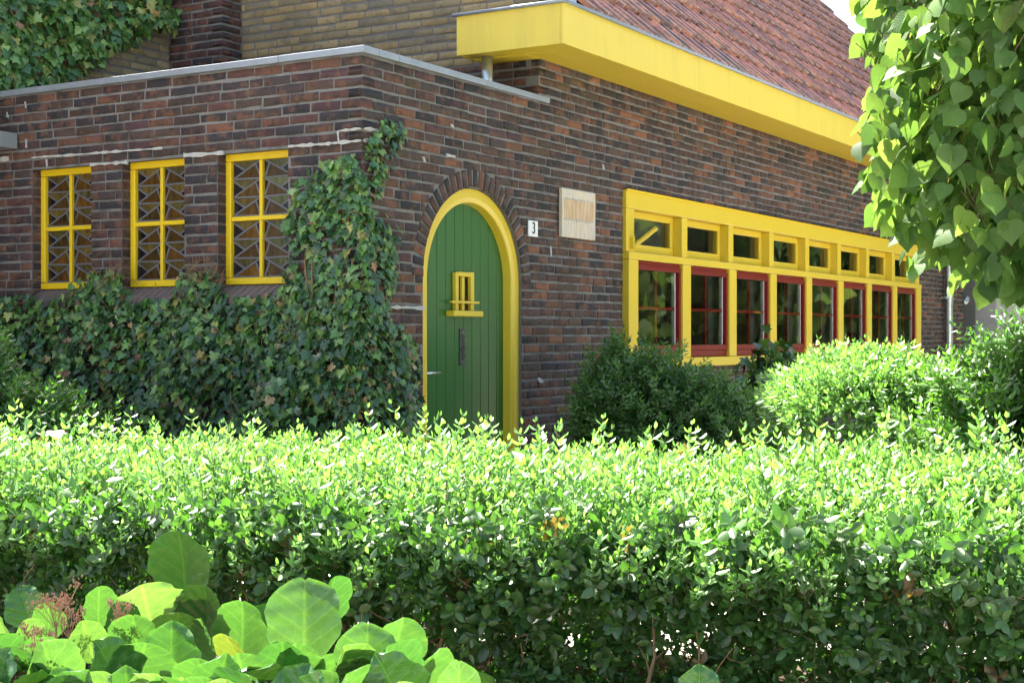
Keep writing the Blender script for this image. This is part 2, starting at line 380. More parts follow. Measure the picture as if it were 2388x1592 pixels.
class Wall:
    """a brick face: axis 'x' runs along +X at plane Y=c (faces -Y); axis 'y' along +Y at plane X=c (faces -X)"""
    def __init__(s, axis, c): s.axis = axis; s.c = c; s.it = []
    def P(s, u, out, z): return np.array([u, s.c - out, z]) if s.axis == 'x' else np.array([s.c - out, u, z])
    def lay(s, u0, u1, z0, z1, holes, tp, stretch=.206, wild=.22, quoin=None, r=random.Random(5), off=0.0, pal=None):
        k0 = int(round(z0 / CH)); k = k0
        while (k + 1) * CH <= z1 + .01:
            zc = (k + .5) * CH
            u = u0; a = -r.uniform(0, .2) if quoin is None else 0
            lst = []
            uu = u0 + a
            if quoin is not None:
                if (k % 2) == quoin: lst.append((u0, u0 + (stretch if r.random() < .7 else .155), .1)); uu = lst[-1][1] + .010
                else: uu = u0 + .108
            first = True
            while uu < u1:
                ln = stretch * r.uniform(.97, 1.03)
                if r.random() < wild: ln = r.choice([.10, .10, .155, .155])
                lst.append((uu, uu + ln, .06)); uu += ln + r.uniform(.009, .014)
            cut = []
            for (a_, b_, d_) in lst:
                segs = [(max(a_, u0), min(b_, u1))]
                for h in holes:
                    hv = h(zc)
                    if hv is None: continue
                    ns = []
                    for (p, q) in segs:
                        if hv[1] <= p or hv[0] >= q: ns.append((p, q)); continue
                        if hv[0] > p: ns.append((p, hv[0] - .004))
                        if hv[1] < q: ns.append((hv[1] + .004, q))
                    segs = ns
                cut += [(p, q, d_) for p, q in segs if q - p > .012]
            cut.sort(); mg = []
            for sg in cut:
                if mg and sg[1] - sg[0] < .06 and sg[0] - mg[-1][1] < .02 and sg[1] - mg[-1][0] < .25: mg[-1] = (mg[-1][0], sg[1], mg[-1][2])
                elif mg and mg[-1][1] - mg[-1][0] < .06 and sg[0] - mg[-1][1] < .02 and sg[1] - mg[-1][0] < .25: mg[-1] = (mg[-1][0], sg[1], sg[2])
                else: mg.append(sg)
            for (p, q, d_) in mg:
                t_ = tp(( p + q) / 2, zc) if callable(tp) else tp
                s.it.append(((p + q) / 2, zc + r.uniform(-.0022, .0022) + .0022 * math.sin(p * 2.3 + k * 1.7), q - p, .0530 + r.uniform(-.0045, .0022), d_, r.uniform(-.0025, .003) + off, r.randrange(26), t_, 0.0))
            k += 1
    def emit(s, parent, nmax=300):
        fam = {}
        for i, b in enumerate(s.it): fam.setdefault(id(b[7]), []).append(b)
        R3 = np.array(RI if s.axis == 'x' else RL)
        tp, rows = [], []
        for key, bs in fam.items():
            base = len(tp); tp += bs[0][7]
            rows += [(b, base + b[6]) for b in bs]
        n = len(rows); M = np.zeros((n, 3, 3)); T = np.zeros((n, 3)); idx = np.zeros(n, int)
        for i, (b, k) in enumerate(rows):
            u, z, ln, h, d, out, _, _, rot = b
            Rr = np.array(Matrix.Rotation(rot, 3, 'Y')) if rot else np.eye(3)
            M[i] = R3 @ Rr @ np.diag([ln, d, h]); T[i] = s.P(u, out, z); idx[i] = k
        mat = s.mat
        tint = np.clip(rng.normal(1, .07, (n, 1)), .8, 1.25) * np.ones((n, 3))
        scatter(tp, idx, M, T, tint, mat, parent, 'brick', 'brickwork', nmax, cell=3, size=M[:, :, 0].__abs__().sum(1), nc=2)
    def core(s, name, u0, u1, z0, z1, holes, dz, parent, mat='mortar', back=.0055, zlim=None):
        mb = MB(); z = z0
        while z < z1 - 1e-6:
            zz = min(z + dz, z1); zc = (z + zz) / 2; segs = [(u0, u1)]
            for h in holes:
                hv = h(zc)
                if hv is None: continue
                segs = [x for (p, q) in segs for x in ([(p, q)] if hv[1] <= p or hv[0] >= q else ([(p, hv[0])] if hv[0] > p else []) + ([(hv[1], q)] if hv[1] < q else []))]
            for p, q in segs:
                A, B, C_, D = s.P(p, -back, z), s.P(q, -back, z), s.P(q, -back, zz), s.P(p, -back, zz)
                if s.axis == 'x': mb.quad(A, B, C_, D)
                else: mb.quad(B, A, D, C_)
            z = zz
        return mb.build(name, mat, parent)

house = thing('brick_house', (0, 0, 0), 'dark brick house with yellow trim, arched green door and tiled roof', 'house')
def rect(a, b, z0, z1): return lambda z: (a, b) if z0 < z < z1 else None

# --- right-hand wall (plane Y=0): door and window band
DX, DR, DS = 1.208, .592, 1.71
def archhole(r_): return lambda z: (DX - r_, DX + r_) if z < DS else ((DX - math.sqrt(r_ * r_ - (z - DS) ** 2), DX + math.sqrt(r_ * r_ - (z - DS) ** 2)) if z < DS + r_ - .001 else None)
WX0, WX1, WZ0, WZ1 = 3.323, 11.53, 1.10, 2.478
whole = rect(WX0, WX1, WZ0 + .01, WZ1 - .01)
wr = Wall('x', 0.0); wr.mat = 'brick_dark'
hr = [archhole(DR + .004), whole]
def tpr(u, z): return TPR if random.random() < min(1, .35 + u * .3) else TPD
def archring(z):
    R_ = DR + .118
    if z < DS: return (DX - DR - .004, DX + DR + .004)
    return archhole(R_)(z)
wr.lay(0, 13.87, 0, 2.99, [archring, whole], tpr, quoin=0, wild=.30, stretch=.200)
wr.lay(2.03, 13.87, 2.97, 3.34, [], tpr, wild=.34, stretch=.205)
NV = 31
for i in range(NV):
    a = math.pi * (i + .5) / NV
    r_ = DR + .062
    wr.it.append((DX + r_ * math.cos(a), DS + r_ * math.sin(a), .108, math.pi * DR / NV * .84, .06, random.uniform(.001, .006), random.randrange(26), TPR if i % 3 else TPD, -a))
wallR = wr.core('wall', 0, 13.87, 0, 3.30, hr + [rect(-1, 2.033, 2.985, 9)], .0125, house)
wallR['label'] = 'long dark brick front with arched door and yellow window band'
wr.emit(wallR)
# sleeve of the arched opening
mb = MB(); pts = [(DX - DR, 0)] + [(DX - DR * math.cos(math.pi * i / 40), DS + DR * math.sin(math.pi * i / 40)) for i in range(41)] + [(DX + DR, 0)]
for (a, b), (c_, d_) in zip(pts[:-1], pts[1:]): mb.quad((a, .006, b), (c_, .006, d_), (c_, .2, d_), (a, .2, b))
mb.build('door_reveal', 'mortar_dark', house)

# --- left-hand wall (plane X=0): three leaded windows
LW = []
for (a, b) in ((94.5, 212), (303, 429), (525.5, 671)):
    LW.append((onL(b, 500, 0)[0], onL(a, 500, .075)[0]))
LZ0, LZ1 = 1.668, 2.468
hl = [rect(a, b, LZ0 - .055, LZ1) for a, b in LW]
wl = Wall('y', 0.0); wl.mat = 'brick_dark'
wl.lay(0, 3.24, 0, 2.965, hl, TPD, quoin=1, wild=.12)
wallL = wl.core('wall', 0.006, 3.24, 0, 2.99, hl, .0125, house); wallL['label'] = 'dark brick side wall with three leaded windows above the ivy'
wl.emit(wallL)
# reveals of the windows
for a, b in LW:
    MB().quad((.008, a, LZ0 - .06), (.008, a, LZ1), (.2, a, LZ1), (.2, a, LZ0 - .06)).quad((.008, b, LZ1), (.008, b, LZ0 - .06), (.2, b, LZ0 - .06), (.2, b, LZ1)) \
        .quad((.008, a, LZ1), (.008, b, LZ1), (.2, b, LZ1), (.2, a, LZ1)).build('window_reveal', 'sill_brick', house)
    # brick headers on the visible side of the opening
    side = Wall('x', a + 0.0) if False else None
# bricks lining the reveal that faces the camera (faces -Y at the far jamb)
wv = Wall('x', 0.0); wv.mat = 'brick_dark'
for a, b in LW:
    wv.c = b - .004
    k = int(LZ0 / CH)
    while (k + 1) * CH < LZ1 + .02:
        wv.it.append((.058, (k + .5) * CH, .095, .051, .03, 0.0, random.randrange(26), TPD, 0.0)); 
        it = wv.it[-1]; k += 1
    # emit per window because the plane differs
    wv.emit(wallL, 0); wv.it = []

# --- gable above the flat roof (plane X=2.027), pier and wing
GX = 2.027
wg = Wall('y', GX); wg.mat = 'brick_yellow'
wg2 = Wall('y', GX); wg2.mat = 'brick_dark'
zy = 3.29
wg2.lay(0.0, 2.695, 2.97, zy, [], TPR, quoin=1)
wg.lay(0.0, 2.695, zy, 4.7, [lambda z: (-1, (z - 3.60) / 1.07 - .30)], TPY, wild=.12, stretch=.215)
wallG = wg.core('wall', 0.006, 2.72, 2.9, 7.6, [lambda z: (-1, (z - 3.60) / 1.07 - .32)], .05, house, 'mortar_dark'); wallG['label'] = 'ochre brick gable rising behind the flat roof'
wg.emit(wallG); wg2.emit(wallG)
PX, PY0, PY1 = 1.81, 2.695, 3.243
wp = Wall('y', PX); wp.mat = 'brick_dark'; wp.lay(PY0, PY1, 2.95, 4.7, [], TPD, quoin=1)
wallP = wp.core('chimney_breast', PY0 + .006, PY1, 2.9, 7.6, [], .3, house); wp.emit(wallP)
wp2 = Wall('x', PY0); wp2.mat = 'brick_dark'; wp2.lay(PX, GX, 2.95, 4.7, [], TPD, quoin=0)
c2 = wp2.core('chimney_side', PX + .006, GX, 2.9, 7.6, [], .3, house); wp2.emit(c2)
ww = Wall('x', PY1); ww.mat = 'brick_yellow'; ww.lay(-3.0, -.01, 0, 2.95, [], TPY, wild=.12, stretch=.215); ww.lay(-3.0, PX, 2.97, 5.0, [], TPY, wild=.12, stretch=.215)
wallW = ww.core('wall', -3.0, PX, 0, 5.0, [], .3, house, 'mortar_dark'); wallW['label'] = 'ochre brick wing wall behind the upper ivy'
ww.emit(wallW)
# plain rest of the building (never in view): wing sides, back, ridge
MB().box(-3.0, 2.0, 3.27, 8.0, 0, 5.0).build('wing_body', 'mortar_dark', house)
MB().box(2.06, 13.84, 3.9, 8.2, 0, 3.3).build('house_body', 'mortar_dark', house)
# flat roof + coping
MB().box(.06, 2.0, .06, 3.22, 2.90, 2.955).build('flat_roof', 'roofing_felt', house)
def coping(pts, name='coping'):
    for i, (x0, x1, y0, y1) in enumerate(pts):
        MB().box(x0, x1, y0, y1, 2.968 + .0006 * i, 3.008 + .0006 * i).build(name, 'zinc', house, bevel=.004)
coping([(-.03, .12, .60, 1.90), (-.03, .12, 1.902, 3.24), (-.03, .12, -.03, .598), (.122, .32, -.03, .12), (.322, 1.30, -.03, .12), (1.302, 2.13, -.03, -.004)])
MB().box(1.302, 2.02, -.003, .12, 2.969, 3.008).build('coping', 'zinc', house)

# --- eaves box, gutter, soffit, roof
EX, EY, EZ0, EZ1, FX1 = 1.629, -.412, 3.263, 3.533, 14.2
# fascia boards, two soffit boards, zinc gutter edge
xs_ = [EX, 4.9, 9.3, FX1]
for q in range(3): MB().box(xs_[q] + (.0015 if q else 0), xs_[q + 1] - .0015, EY + .0008 * (q % 2), EY + .025, EZ0 + .001 * (q % 2), EZ1).build('fascia_board', 'fascia_paint', house, bevel=.003)
MB().box(EX, EX + .025, EY + .026, .42, EZ0 + .0005, EZ1).build('fascia_board', 'fascia_paint', house, bevel=.003)
MB().box(EX + .026, GX + .3, .395, .42, EZ0 + .0005, EZ1).build('fascia_board', 'fascia_paint', house)
# soffit: outer board flush with the fascia, inner board 12 mm lower beside the wall
MB().box(EX + .026, FX1, EY + .026, -.1565, EZ0 + .004, EZ0 + .03).build('soffit_board', 'yellow_paint', house)
MB().box(EX + .20, FX1, -.154, -.006, EZ0 + .004, EZ0 + .03).build('soffit_board', 'yellow_paint', house)
MB().box(EX + .026, EX + .199, -.154, .394, EZ0 + .006, EZ0 + .03).build('soffit_board', 'yellow_paint', house)
MB().box(EX + .20, GX - .006, -.0055, .394, EZ0 + .002, EZ0 + .03).build('soffit_board', 'yellow_paint', house)
MB().box(EX + .027, FX1, EY + .027, .36, EZ1 - .03, EZ1 - .012).build('gutter_bed', 'zinc', house)
MB().tube([(EX - .018, .44, EZ1 + .004), (EX - .018, EY - .018, EZ1 + .004), (EX - .012, EY - .018, EZ1 + .004)], .013, 10).build('gutter_edge', 'zinc', house, smooth=True)
MB().tube([(EX - .012, EY - .018, EZ1 + .0045), (FX1, EY - .018, EZ1 + .0045)], .013, 10).build('gutter_edge', 'zinc', house, smooth=True)
MB().tube([(1.785, .27, 2.93), (1.785, .27, EZ0 + .02)], .040, 16).build('downpipe', 'galvanised', house, smooth=True)
# lead flashing where gable meets roof
mb = MB()
for i in range(12):
    y0, y1 = -.30 + i * .18, -.30 + (i + 1) * .18 - .004
    z0, z1 = 3.58 + (y0 + .30) * 1.07, 3.58 + (y1 + .30) * 1.07
    mb.quad((GX - .012, y0, z0 - .02), (GX - .012, y0, z0 + .14), (GX - .012, y1, z1 + .14), (GX - .012, y1, z1 - .02))
    mb.quad((GX - .012, y0, z0 + .14), (GX + .12, y0, z0 + .145), (GX + .12, y1, z1 + .145), (GX - .012, y1, z1 + .14))
mb.build('lead_flashing', 'lead_sheet', house)
# roof: pan tiles in courses
RP = rad(47); ry0, rz0 = -.33, EZ1 + .025
ux = np.array([1, 0, 0]); us = np.array([0, math.cos(RP), math.sin(RP)]); un = np.array([0, -math.sin(RP), math.cos(RP)])
mb = MB(); RLEN = 6.2
def rp(x, s_, o_=0): return tuple(np.array([x, ry0, rz0]) + us * s_ + un * o_)
mb.quad(rp(GX, -.05, -.03), rp(14.6, -.05, -.03), rp(14.6, RLEN, -.03), rp(GX, RLEN, -.03))
top = rp(GX, RLEN, -.03); yb = top[1] * 2 - ry0
mb.quad((14.6, top[1], top[2]), (14.6, yb, rz0), (GX, yb, rz0), (GX, top[1], top[2]))
roof = mb.build('roof', 'roofing_felt', house); roof['label'] = 'red and sooty pan tile roof above the yellow gutter'
MB().add([(14.55, ry0, rz0 - .05), (14.55, yb, rz0 - .05), (14.55, top[1], top[2])], [(0, 1, 2)]).add([(14.55, 0, 0), (14.55, 8, 0), (14.55, 8, 3.6), (14.55, 0, 3.6)], [(0, 1, 2, 3)]).build('far_gable', 'mortar_dark', house)
prof = [(-.012, .004), (.004, .034), (.013, .040), (.022, .035), (.036, .012), (.055, .003), (.09, .000), (.120, .003), (.136, .010), (.142, .026), (.150, .027), (.158, .010), (.205, .002)]
TPT = []
rt = random.Random(11)
for k in range(22):
    V = []; n_ = len(prof); ln = .385
    for s_, lift in ((0.0, .044), (ln, .002)):
        for (x, z) in prof: V.append((x, s_, z + lift))
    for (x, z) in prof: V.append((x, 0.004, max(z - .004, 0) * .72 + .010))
    f = [(i, i + 1, n_ + i + 1, n_ + i) for i in range(n_ - 1)] + [(2 * n_ + i, 2 * n_ + i + 1, i + 1, i) for i in range(n_ - 1)]
    base = rt.choices([(.50, .165, .085), (.42, .140, .080), (.30, .105, .075), (.13, .068, .058), (.60, .21, .10)], [3, 3, 2.6, 2, 1.8])[0]
    gg = rt.uniform(.85, 1.15)
    col = []
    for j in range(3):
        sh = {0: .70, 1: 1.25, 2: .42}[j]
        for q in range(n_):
            glint_col = np.array((.50, .36, .32)) if (q in (2, 9, 10) and j < 2) else np.array(base) * gg * sh  # rib crests coloured pale: painted sun glints along with clean worn edges
            col.append(tuple(glint_col))
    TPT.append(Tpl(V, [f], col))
M, T, idx = [], [], []
B3 = np.stack([ux, us, un], axis=1)
nrow, ncol = 18, 62
for i in range(nrow):
    for j in range(ncol):
        a = rt.uniform(-.008, .008)
        M.append(B3 @ np.array(Matrix.Rotation(a, 3, 'Z'))); T.append(np.array([GX + .0 + j * .2 + rt.uniform(-.004, .004), ry0, rz0]) + us * (-.06 + i * .325 + rt.uniform(-.006, .006)) + un * rt.uniform(-.003, .004))
        idx.append(rt.randrange(22))
M, T = np.array(M), np.array(T)
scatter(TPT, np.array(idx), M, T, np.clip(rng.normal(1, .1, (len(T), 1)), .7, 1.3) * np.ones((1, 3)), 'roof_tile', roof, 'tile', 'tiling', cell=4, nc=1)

# --- leaded windows
def polyclip(poly, x0, x1, y0, y1):
    def clip(p, f_in, f_x):
        o_ = []
        for i in range(len(p)):
            a, b = p[i - 1], p[i]
            if f_in(b):
                if not f_in(a): o_.append(f_x(a, b))
                o_.append(b)
            elif f_in(a): o_.append(f_x(a, b))
        return o_
    def ix(v, k):
        def f(a, b):
            t = (v - a[k]) / (b[k] - a[k]); return tuple(a[i] + (b[i] - a[i]) * t for i in (0, 1))
        return f
    for k, lo, hi in ((0, x0, x1), (1, y0, y1)):
        poly = clip(poly, lambda q: q[k] >= lo, ix(lo, k)); 
        if not poly: return []
        poly = clip(poly, lambda q: q[k] <= hi, ix(hi, k))
        if not poly: return []
    return poly
GC = {'dark': [(.010, .008, .014), (.014, .009, .013), (.008, .008, .010)], 'olive': [(.085, .062, .016), (.10, .072, .018), (.07, .058, .022)], 'amber': [(.10, .048, .008), (.075, .036, .007), (.055, .030, .008)], 'plum': [(.028, .010, .014), (.020, .009, .012)]}
wgroup = 'leaded windows of the side wall'
for wi, (a, b) in enumerate(LW):
    XF = .075
    f = .030
    fr = MB()
    z0, z1 = LZ0, LZ1
    fr.box(XF, XF + .06, a, b, z0, z0 + .042).box(XF, XF + .06, a, b, z1 - .045, z1)
    fr.box(XF + .0008, XF + .06, a, a + .04, z0 + .0425, z1 - .0455).box(XF + .0008, XF + .06, b - .045, b, z0 + .0425, z1 - .0455)
    win = fr.build('window', 'yellow_paint_old', house, bevel=.006)
    win['label'] = ['leaded window with yellow frame nearest the corner', 'middle leaded window with yellow frame', 'leaded window with yellow frame farthest from the corner'][2 - wi] if False else ['leaded window with yellow frame farthest from the corner', 'middle leaded window with yellow frame', 'leaded window with yellow frame nearest the corner'][wi]
    ym = (a + b) / 2; zm = (z0 + z1) / 2 + .002
    MB().box(XF + .006, XF + .045, ym - .0125, ym + .0125, z0 + .042, z1 - .045).build('glazing_bar', 'yellow_paint_old', win, bevel=.005)
    MB().box(XF + .003, XF + .044, a + .04, b - .045, zm - .014, zm + .014).build('glazing_bar', 'yellow_paint_old', win, bevel=.006)
    cames = MB()
    for (ya, yb_, mirror) in ((ym + .0125, b - .045, 0), (a + .04, ym - .0125, 1)):
        for (za, zb) in ((z0 + .042, zm - .014), (zm + .014, z1 - .045)):
            Wd = yb_ - ya; Hh = (zb - za) / 3 * 1.0; XG = XF + .028
            def Q(u, v_, i):   # u 0..1 left to right in the picture, v 0..1 downwards
                if mirror: u = 1 - u
                return (yb_ - u * Wd, zb - (i + v_) * Hh)
            for i in range(3):
                P = {'A': (0, .06), 'B': (.40, .50), 'C': (0, .94), 'D': (.97, .0), 'E': (.80, .15), 'G': (.985, .94), 'H': (1, 0), 'K': (1, .97), 'L': (0, 0), 'N': (0, 1), 'O': (1, 1)}
                pieces = [(['A', 'B', 'C'], 'dark'), (['L', 'D', 'E', 'B', 'A'], 'olive'), (['C', 'B', 'E', 'G'], 'amber'), (['E', 'D', 'H', 'K', 'G'], 'plum'), (['C', 'G', 'K', 'O', 'N'], 'amber')]
                for ks, cn in pieces:
                    pts = [Q(*P[q], i) for q in ks]
                    tl = random.uniform(-.002, .002)
                    V = [(XG + tl * (p[1] - zb) * 10, p[0], p[1]) for p in pts] + [(XG + .004, p[0], p[1]) for p in pts]
                    m_ = len(pts); fc = [list(range(m_)), list(range(2 * m_ - 1, m_ - 1, -1))] + [[q, m_ + q, m_ + (q + 1) % m_, (q + 1) % m_] for q in range(m_)]
                    c = np.array(random.choice(GC[cn])) * random.uniform(.75, 1.3)
                    if wi == 2 and mirror and cn in ('olive',): c = np.array((.075, .085, .028)) * random.uniform(.8, 1.3)
                    me = bpy.data.meshes.new('glass_piece'); me.from_pydata(V, [], fc); me.materials.append(MATS['leaded_glass'])
                    at = me.attributes.new('Col', 'FLOAT_COLOR', 'POINT'); at.data.foreach_set('color', [x for _ in V for x in (*c, 1)])
                    link(bpy.data.objects.new('glass_piece', me), win)
                def came(p, q, wdt=.0045):
                    (y0_, z0_), (y1_, z1_) = Q(*P[p], i), Q(*P[q], i)
                    d = np.array([y1_ - y0_, z1_ - z0_]); L_ = np.linalg.norm(d); d /= L_; nn = np.array([-d[1], d[0]]) * wdt
                    pa, pb = np.array([y0_, z0_]), np.array([y1_, z1_])
                    q4 = [pa - nn, pa + nn, pb + nn, pb - nn]
                    dx = random.uniform(0, .0006)
                    V = [(XG - .0045 - dx, *t) for t in q4] + [(XG + .002, *(np.array(t) + 0)) for t in [pa - nn * 1.6, pa + nn * 1.6, pb + nn * 1.6, pb - nn * 1.6]]
                    cames.add(V, [(0, 1, 2, 3), (0, 4, 5, 1), (1, 5, 6, 2), (2, 6, 7, 3), (3, 7, 4, 0)])
                came('A', 'B'); came('C', 'D'); came('E', 'G'); came('C', 'K')
    cames.build('lead_came', 'lead', win)
    # sloping brick-on-edge sill
    n_s = 9
    for q in range(n_s):
        yy0 = a + (b - a) * q / n_s + .003; yy1 = a + (b - a) * (q + 1) / n_s - .003
        MB().add([(-.035, yy0, z0 - .075), (-.035, yy1, z0 - .075), (XF + .01, yy1, z0 - .005), (XF + .01, yy0, z0 - .005), (-.035, yy0, z0 - .12), (-.035, yy1, z0 - .12), (XF + .01, yy1, z0 - .12), (XF + .01, yy0, z0 - .12)],
                 [(0, 1, 2, 3), (4, 5, 1, 0), (5, 6, 2, 1), (7, 4, 0, 3)]).build('sill_brick', 'sill_brick', win, bevel=.003)
    MB().box(XF + .05, XF + .06, a - .02, b + .02, z0 - .05, z1 + .02).build('window_backing', 'groove_dark', win)

# white repair mortar on the side wall
def patch(plane, pts, h, name='mortar_patch'):
    mb = MB(); r = random.Random(len(pts) * 13 + int(pts[0][0])); P = []
    for (p, q) in zip(pts[:-1], pts[1:]):
        k = max(2, int(abs(q[0] - p[0]) / 8) + int(abs(q[1] - p[1]) / 8))
        P += [(p[0] + (q[0] - p[0]) * i / k, p[1] + (q[1] - p[1]) * i / k) for i in range(k)]
    P.append(pts[-1]); W = []
    vert = abs(pts[-1][0] - pts[0][0]) < abs(pts[-1][1] - pts[0][1])
    for (x, y) in P:
        u, z = (onL if plane == 'L' else onR)(x, y, 0); hh = h * r.uniform(.25, 1.2)
        if vert: W.append(((u - hh, z), (u + hh, z)))
        else: W.append(((u, z - hh), (u, z + hh * r.uniform(.7, 1.2))))
    for (lo, hi), (lo2, hi2) in zip(W[:-1], W[1:]):
        o1 = .0065 + r.uniform(0, .002)
        def pt(q, o_): return (-o_, q[0], q[1]) if plane == 'L' else (q[0], -o_, q[1])
        qs = [lo, lo2, hi2, hi]
        V = [pt(q, o1) for q in qs] + [pt(q, -.008) for q in qs]
        mb.add(V, [(0, 1, 2, 3), (0, 4, 5, 1), (1, 5, 6, 2), (2, 6, 7, 3), (3, 7, 4, 0)])
    return mb.build(name, 'white_mortar', wallL if plane == 'L' else wallR)
for pl, pts, h in (('L', [(75, 368), (180, 361), (296, 352), (380, 346)], .0085), ('L', [(62, 325), (63, 345)], .007), ('L', [(110, 372), (111, 390)], .007),
                   ('L', [(212, 384), (298, 379)], .013), ('L', [(430, 363), (523, 357)], .014), ('L', [(674, 342), (760, 336), (843, 328)], .0125), ('L', [(790, 306), (843, 300)], .008), ('L', [(789, 307), (791, 330)], .007), ('L', [(18, 262), (20, 280)], .008), ('L', [(3, 372), (22, 370)], .02), ('L', [(60, 238), (62, 252)], .006),
                   ('R', [(849, 300), (872, 303), (884, 309)], .012), ('R', [(849, 328), (866, 328)], .013), ('R', [(908, 716), (950, 717), (990, 719)], .013),
                   ('R', [(986, 366), (990, 378)], .018), ('R', [(1050, 292), (1056, 297)], .010), ('R', [(1040, 362), (1060, 366)], .010), ('R', [(1255, 880), (1262, 892)], .03), ('R', [(1283, 575), (1284, 598)], .009), ('R', [(1405, 384), (1407, 396)], .012)):
    patch(pl, pts, h)

# --- door
dfr = MB(); RI_ = DR - .088
def arch(r_, y, n_=48, zb=0.0): return [(DX - r_, y, zb)] + [(DX - r_ * math.cos(math.pi * i / n_), y, DS + r_ * math.sin(math.pi * i / n_)) for i in range(n_ + 1)] + [(DX + r_, y, zb)]
rings = [arch(DR - .002, .028), arch(DR - .060, .024), arch(RI_, .034), arch(RI_ - .004, .040), arch(RI_ - .010, .100)]
V = [p for r_ in rings for p in r_]; k = len(rings[0]); fs = []
for j in range(len(rings) - 1):
    for i in range(k - 1): fs.append((j * k + i, (j + 1) * k + i, (j + 1) * k + i + 1, j * k + i + 1))
dfr.add(V, fs); dfrm = dfr.build('door_frame', 'yellow_paint', house, smooth=False)
dfrm['label'] = 'broad arched yellow door frame'
door = thing('door', (0, 0, 0), None, None); del WL[door.name]
bpy.data.objects.remove(door)
backp = arch(RI_ + .01, .112)
door = MB().add(backp, [tuple(range(len(backp)))]).build('door', 'groove_dark', house); door['label'] = 'arched green plank door'
pw = .1015; x = DX - RI_ - .01; grooves = []
npl = 10; pw = (2 * RI_ + .02) / npl
for i in range(npl):
    xa, xb = x + i * pw + .0022, x + (i + 1) * pw - .0022
    def topz(q):
        d_ = (RI_ + .004) ** 2 - (q - DX) ** 2; return DS + math.sqrt(d_) if d_ > 0 else DS
    xs = [xa + (xb - xa) * q / 5 for q in range(6)]
    V = [(q, .094, .03) for q in xs] + [(q, .094, topz(q)) for q in xs] + [(q, .111, .03) for q in xs] + [(q, .111, topz(q)) for q in xs]
    fs = [(q, q + 1, 7 + q, 6 + q) for q in range(5)] + [(12, 0, 6, 18), (5, 17, 23, 11)] + [(6 + q, 7 + q, 19 + q, 18 + q) for q in range(5)]
    MB().add(V, fs).build('plank', 'door_paint', door, bevel=.003)
lite = MB()
def dbox(px0, px1, py0, py1, y0, y1, mb, Y=.075):
    (xa, za), (xb, zb) = onR(px0, (py0 + py1) / 2, Y), onR(px1, (py0 + py1) / 2, Y)
    pm = (px0 + px1) / 2; zt = onR(pm, py0, Y)[1]; zb_ = onR(pm, py1, Y)[1]; mb.box(xa, xb, y0, y1, zb_, zt)
dbox(1060.5, 1067.5, 635, 724, .066, .0935, lite); dbox(1096, 1103.5, 635, 724, .066, .0935, lite); dbox(1067.7, 1095.8, 634.5, 645, .067, .0935, lite); dbox(1077, 1083, 645.2, 724, .072, .0935, lite)
lw = lite.build('door_window', 'yellow_paint', door, bevel=.003)
b_ = MB(); dbox(1052.5, 1116, 702, 707.5, .040, .0655, b_, .05); b_.build('rail', 'yellow_paint', door, bevel=.003)
b_ = MB(); dbox(1052.5, 1121, 724.5, 738, .028, .0925, b_, .05); b_.build('window_shelf', 'yellow_paint', door, bevel=.006)
(xa, za), (xb, zb) = onR(1067, 684, .08), onR(1097, 684, .08)
MB().quad((xa, .09, 1.48), (xb, .09, 1.48), (xb, .09, 1.75), (xa, .09, 1.75)).build('pane', 'window_glass', door)
b_ = MB(); dbox(1066, 1098, 643, 726, .0934, .0938, b_); b_.build('pane_backing', 'black_enamel', door)
b_ = MB(); dbox(1076.5, 1088.5, 766, 853, .086, .0938, b_); b_.build('letter_plate', 'dark_metal', door, bevel=.002)
b_ = MB(); dbox(1080, 1085.3, 780, 839, .0835, .0858, b_); b_.build('letter_slot', 'black_enamel', door)
hx, hz = onR(1003, 870, .06)
MB().tube([(hx - .05, .093, hz), (hx - .05, .045, hz), (hx - .02, .040, hz + .001), (hx + .085, .042, hz + .002)], .009, 10).build('handle', 'chrome', door, smooth=True)
MB().box(DX - .7, DX + .7, -.35, .10, .0, .028).build('door_step', 'stone', house, bevel=.01)

# --- window band
FW = .055
fr = MB()
fr.box(WX0, WX1, -.030, .15, 2.338, WZ1)                       # head
fr.box(WX0 - .004, WX1 + .004, -FW, .15, 1.945, 2.002)         # transom
fr.box(WX0, WX1, -FW - .012, .15, WZ0, WZ0 + .078)             # bottom rail
band = fr.build('window_frame', 'yellow_paint', house, bevel=.006); band['label'] = 'long yellow timber frame of the eight windows'
MB().box(WX0 - .002, WX1, -.040, -.0305, WZ1 - .012, WZ1 + .006).build('drip_strip', 'yellow_paint_old', band)
MX = [3.323 + 1.0 * i for i in range(9)]
for i, x0 in enumerate(MX):
    wdt = .165 if i < 8 else .205
    MB().box(x0 + .001, x0 + wdt, -FW + .003, .03, WZ0 + .079, 1.944).build('mullion', 'yellow_paint', band, bevel=.006)
    if i == 0: MB().box(x0 + .001, x0 + .14, -.028, .14, 2.003, 2.337).build('mullion', 'yellow_paint', band, bevel=.006)
    else: MB().box(x0 + .035, x0 + (.145 if i < 8 else .20), -.028, .14, 2.003, 2.337).build('mullion', 'yellow_paint', band, bevel=.006)
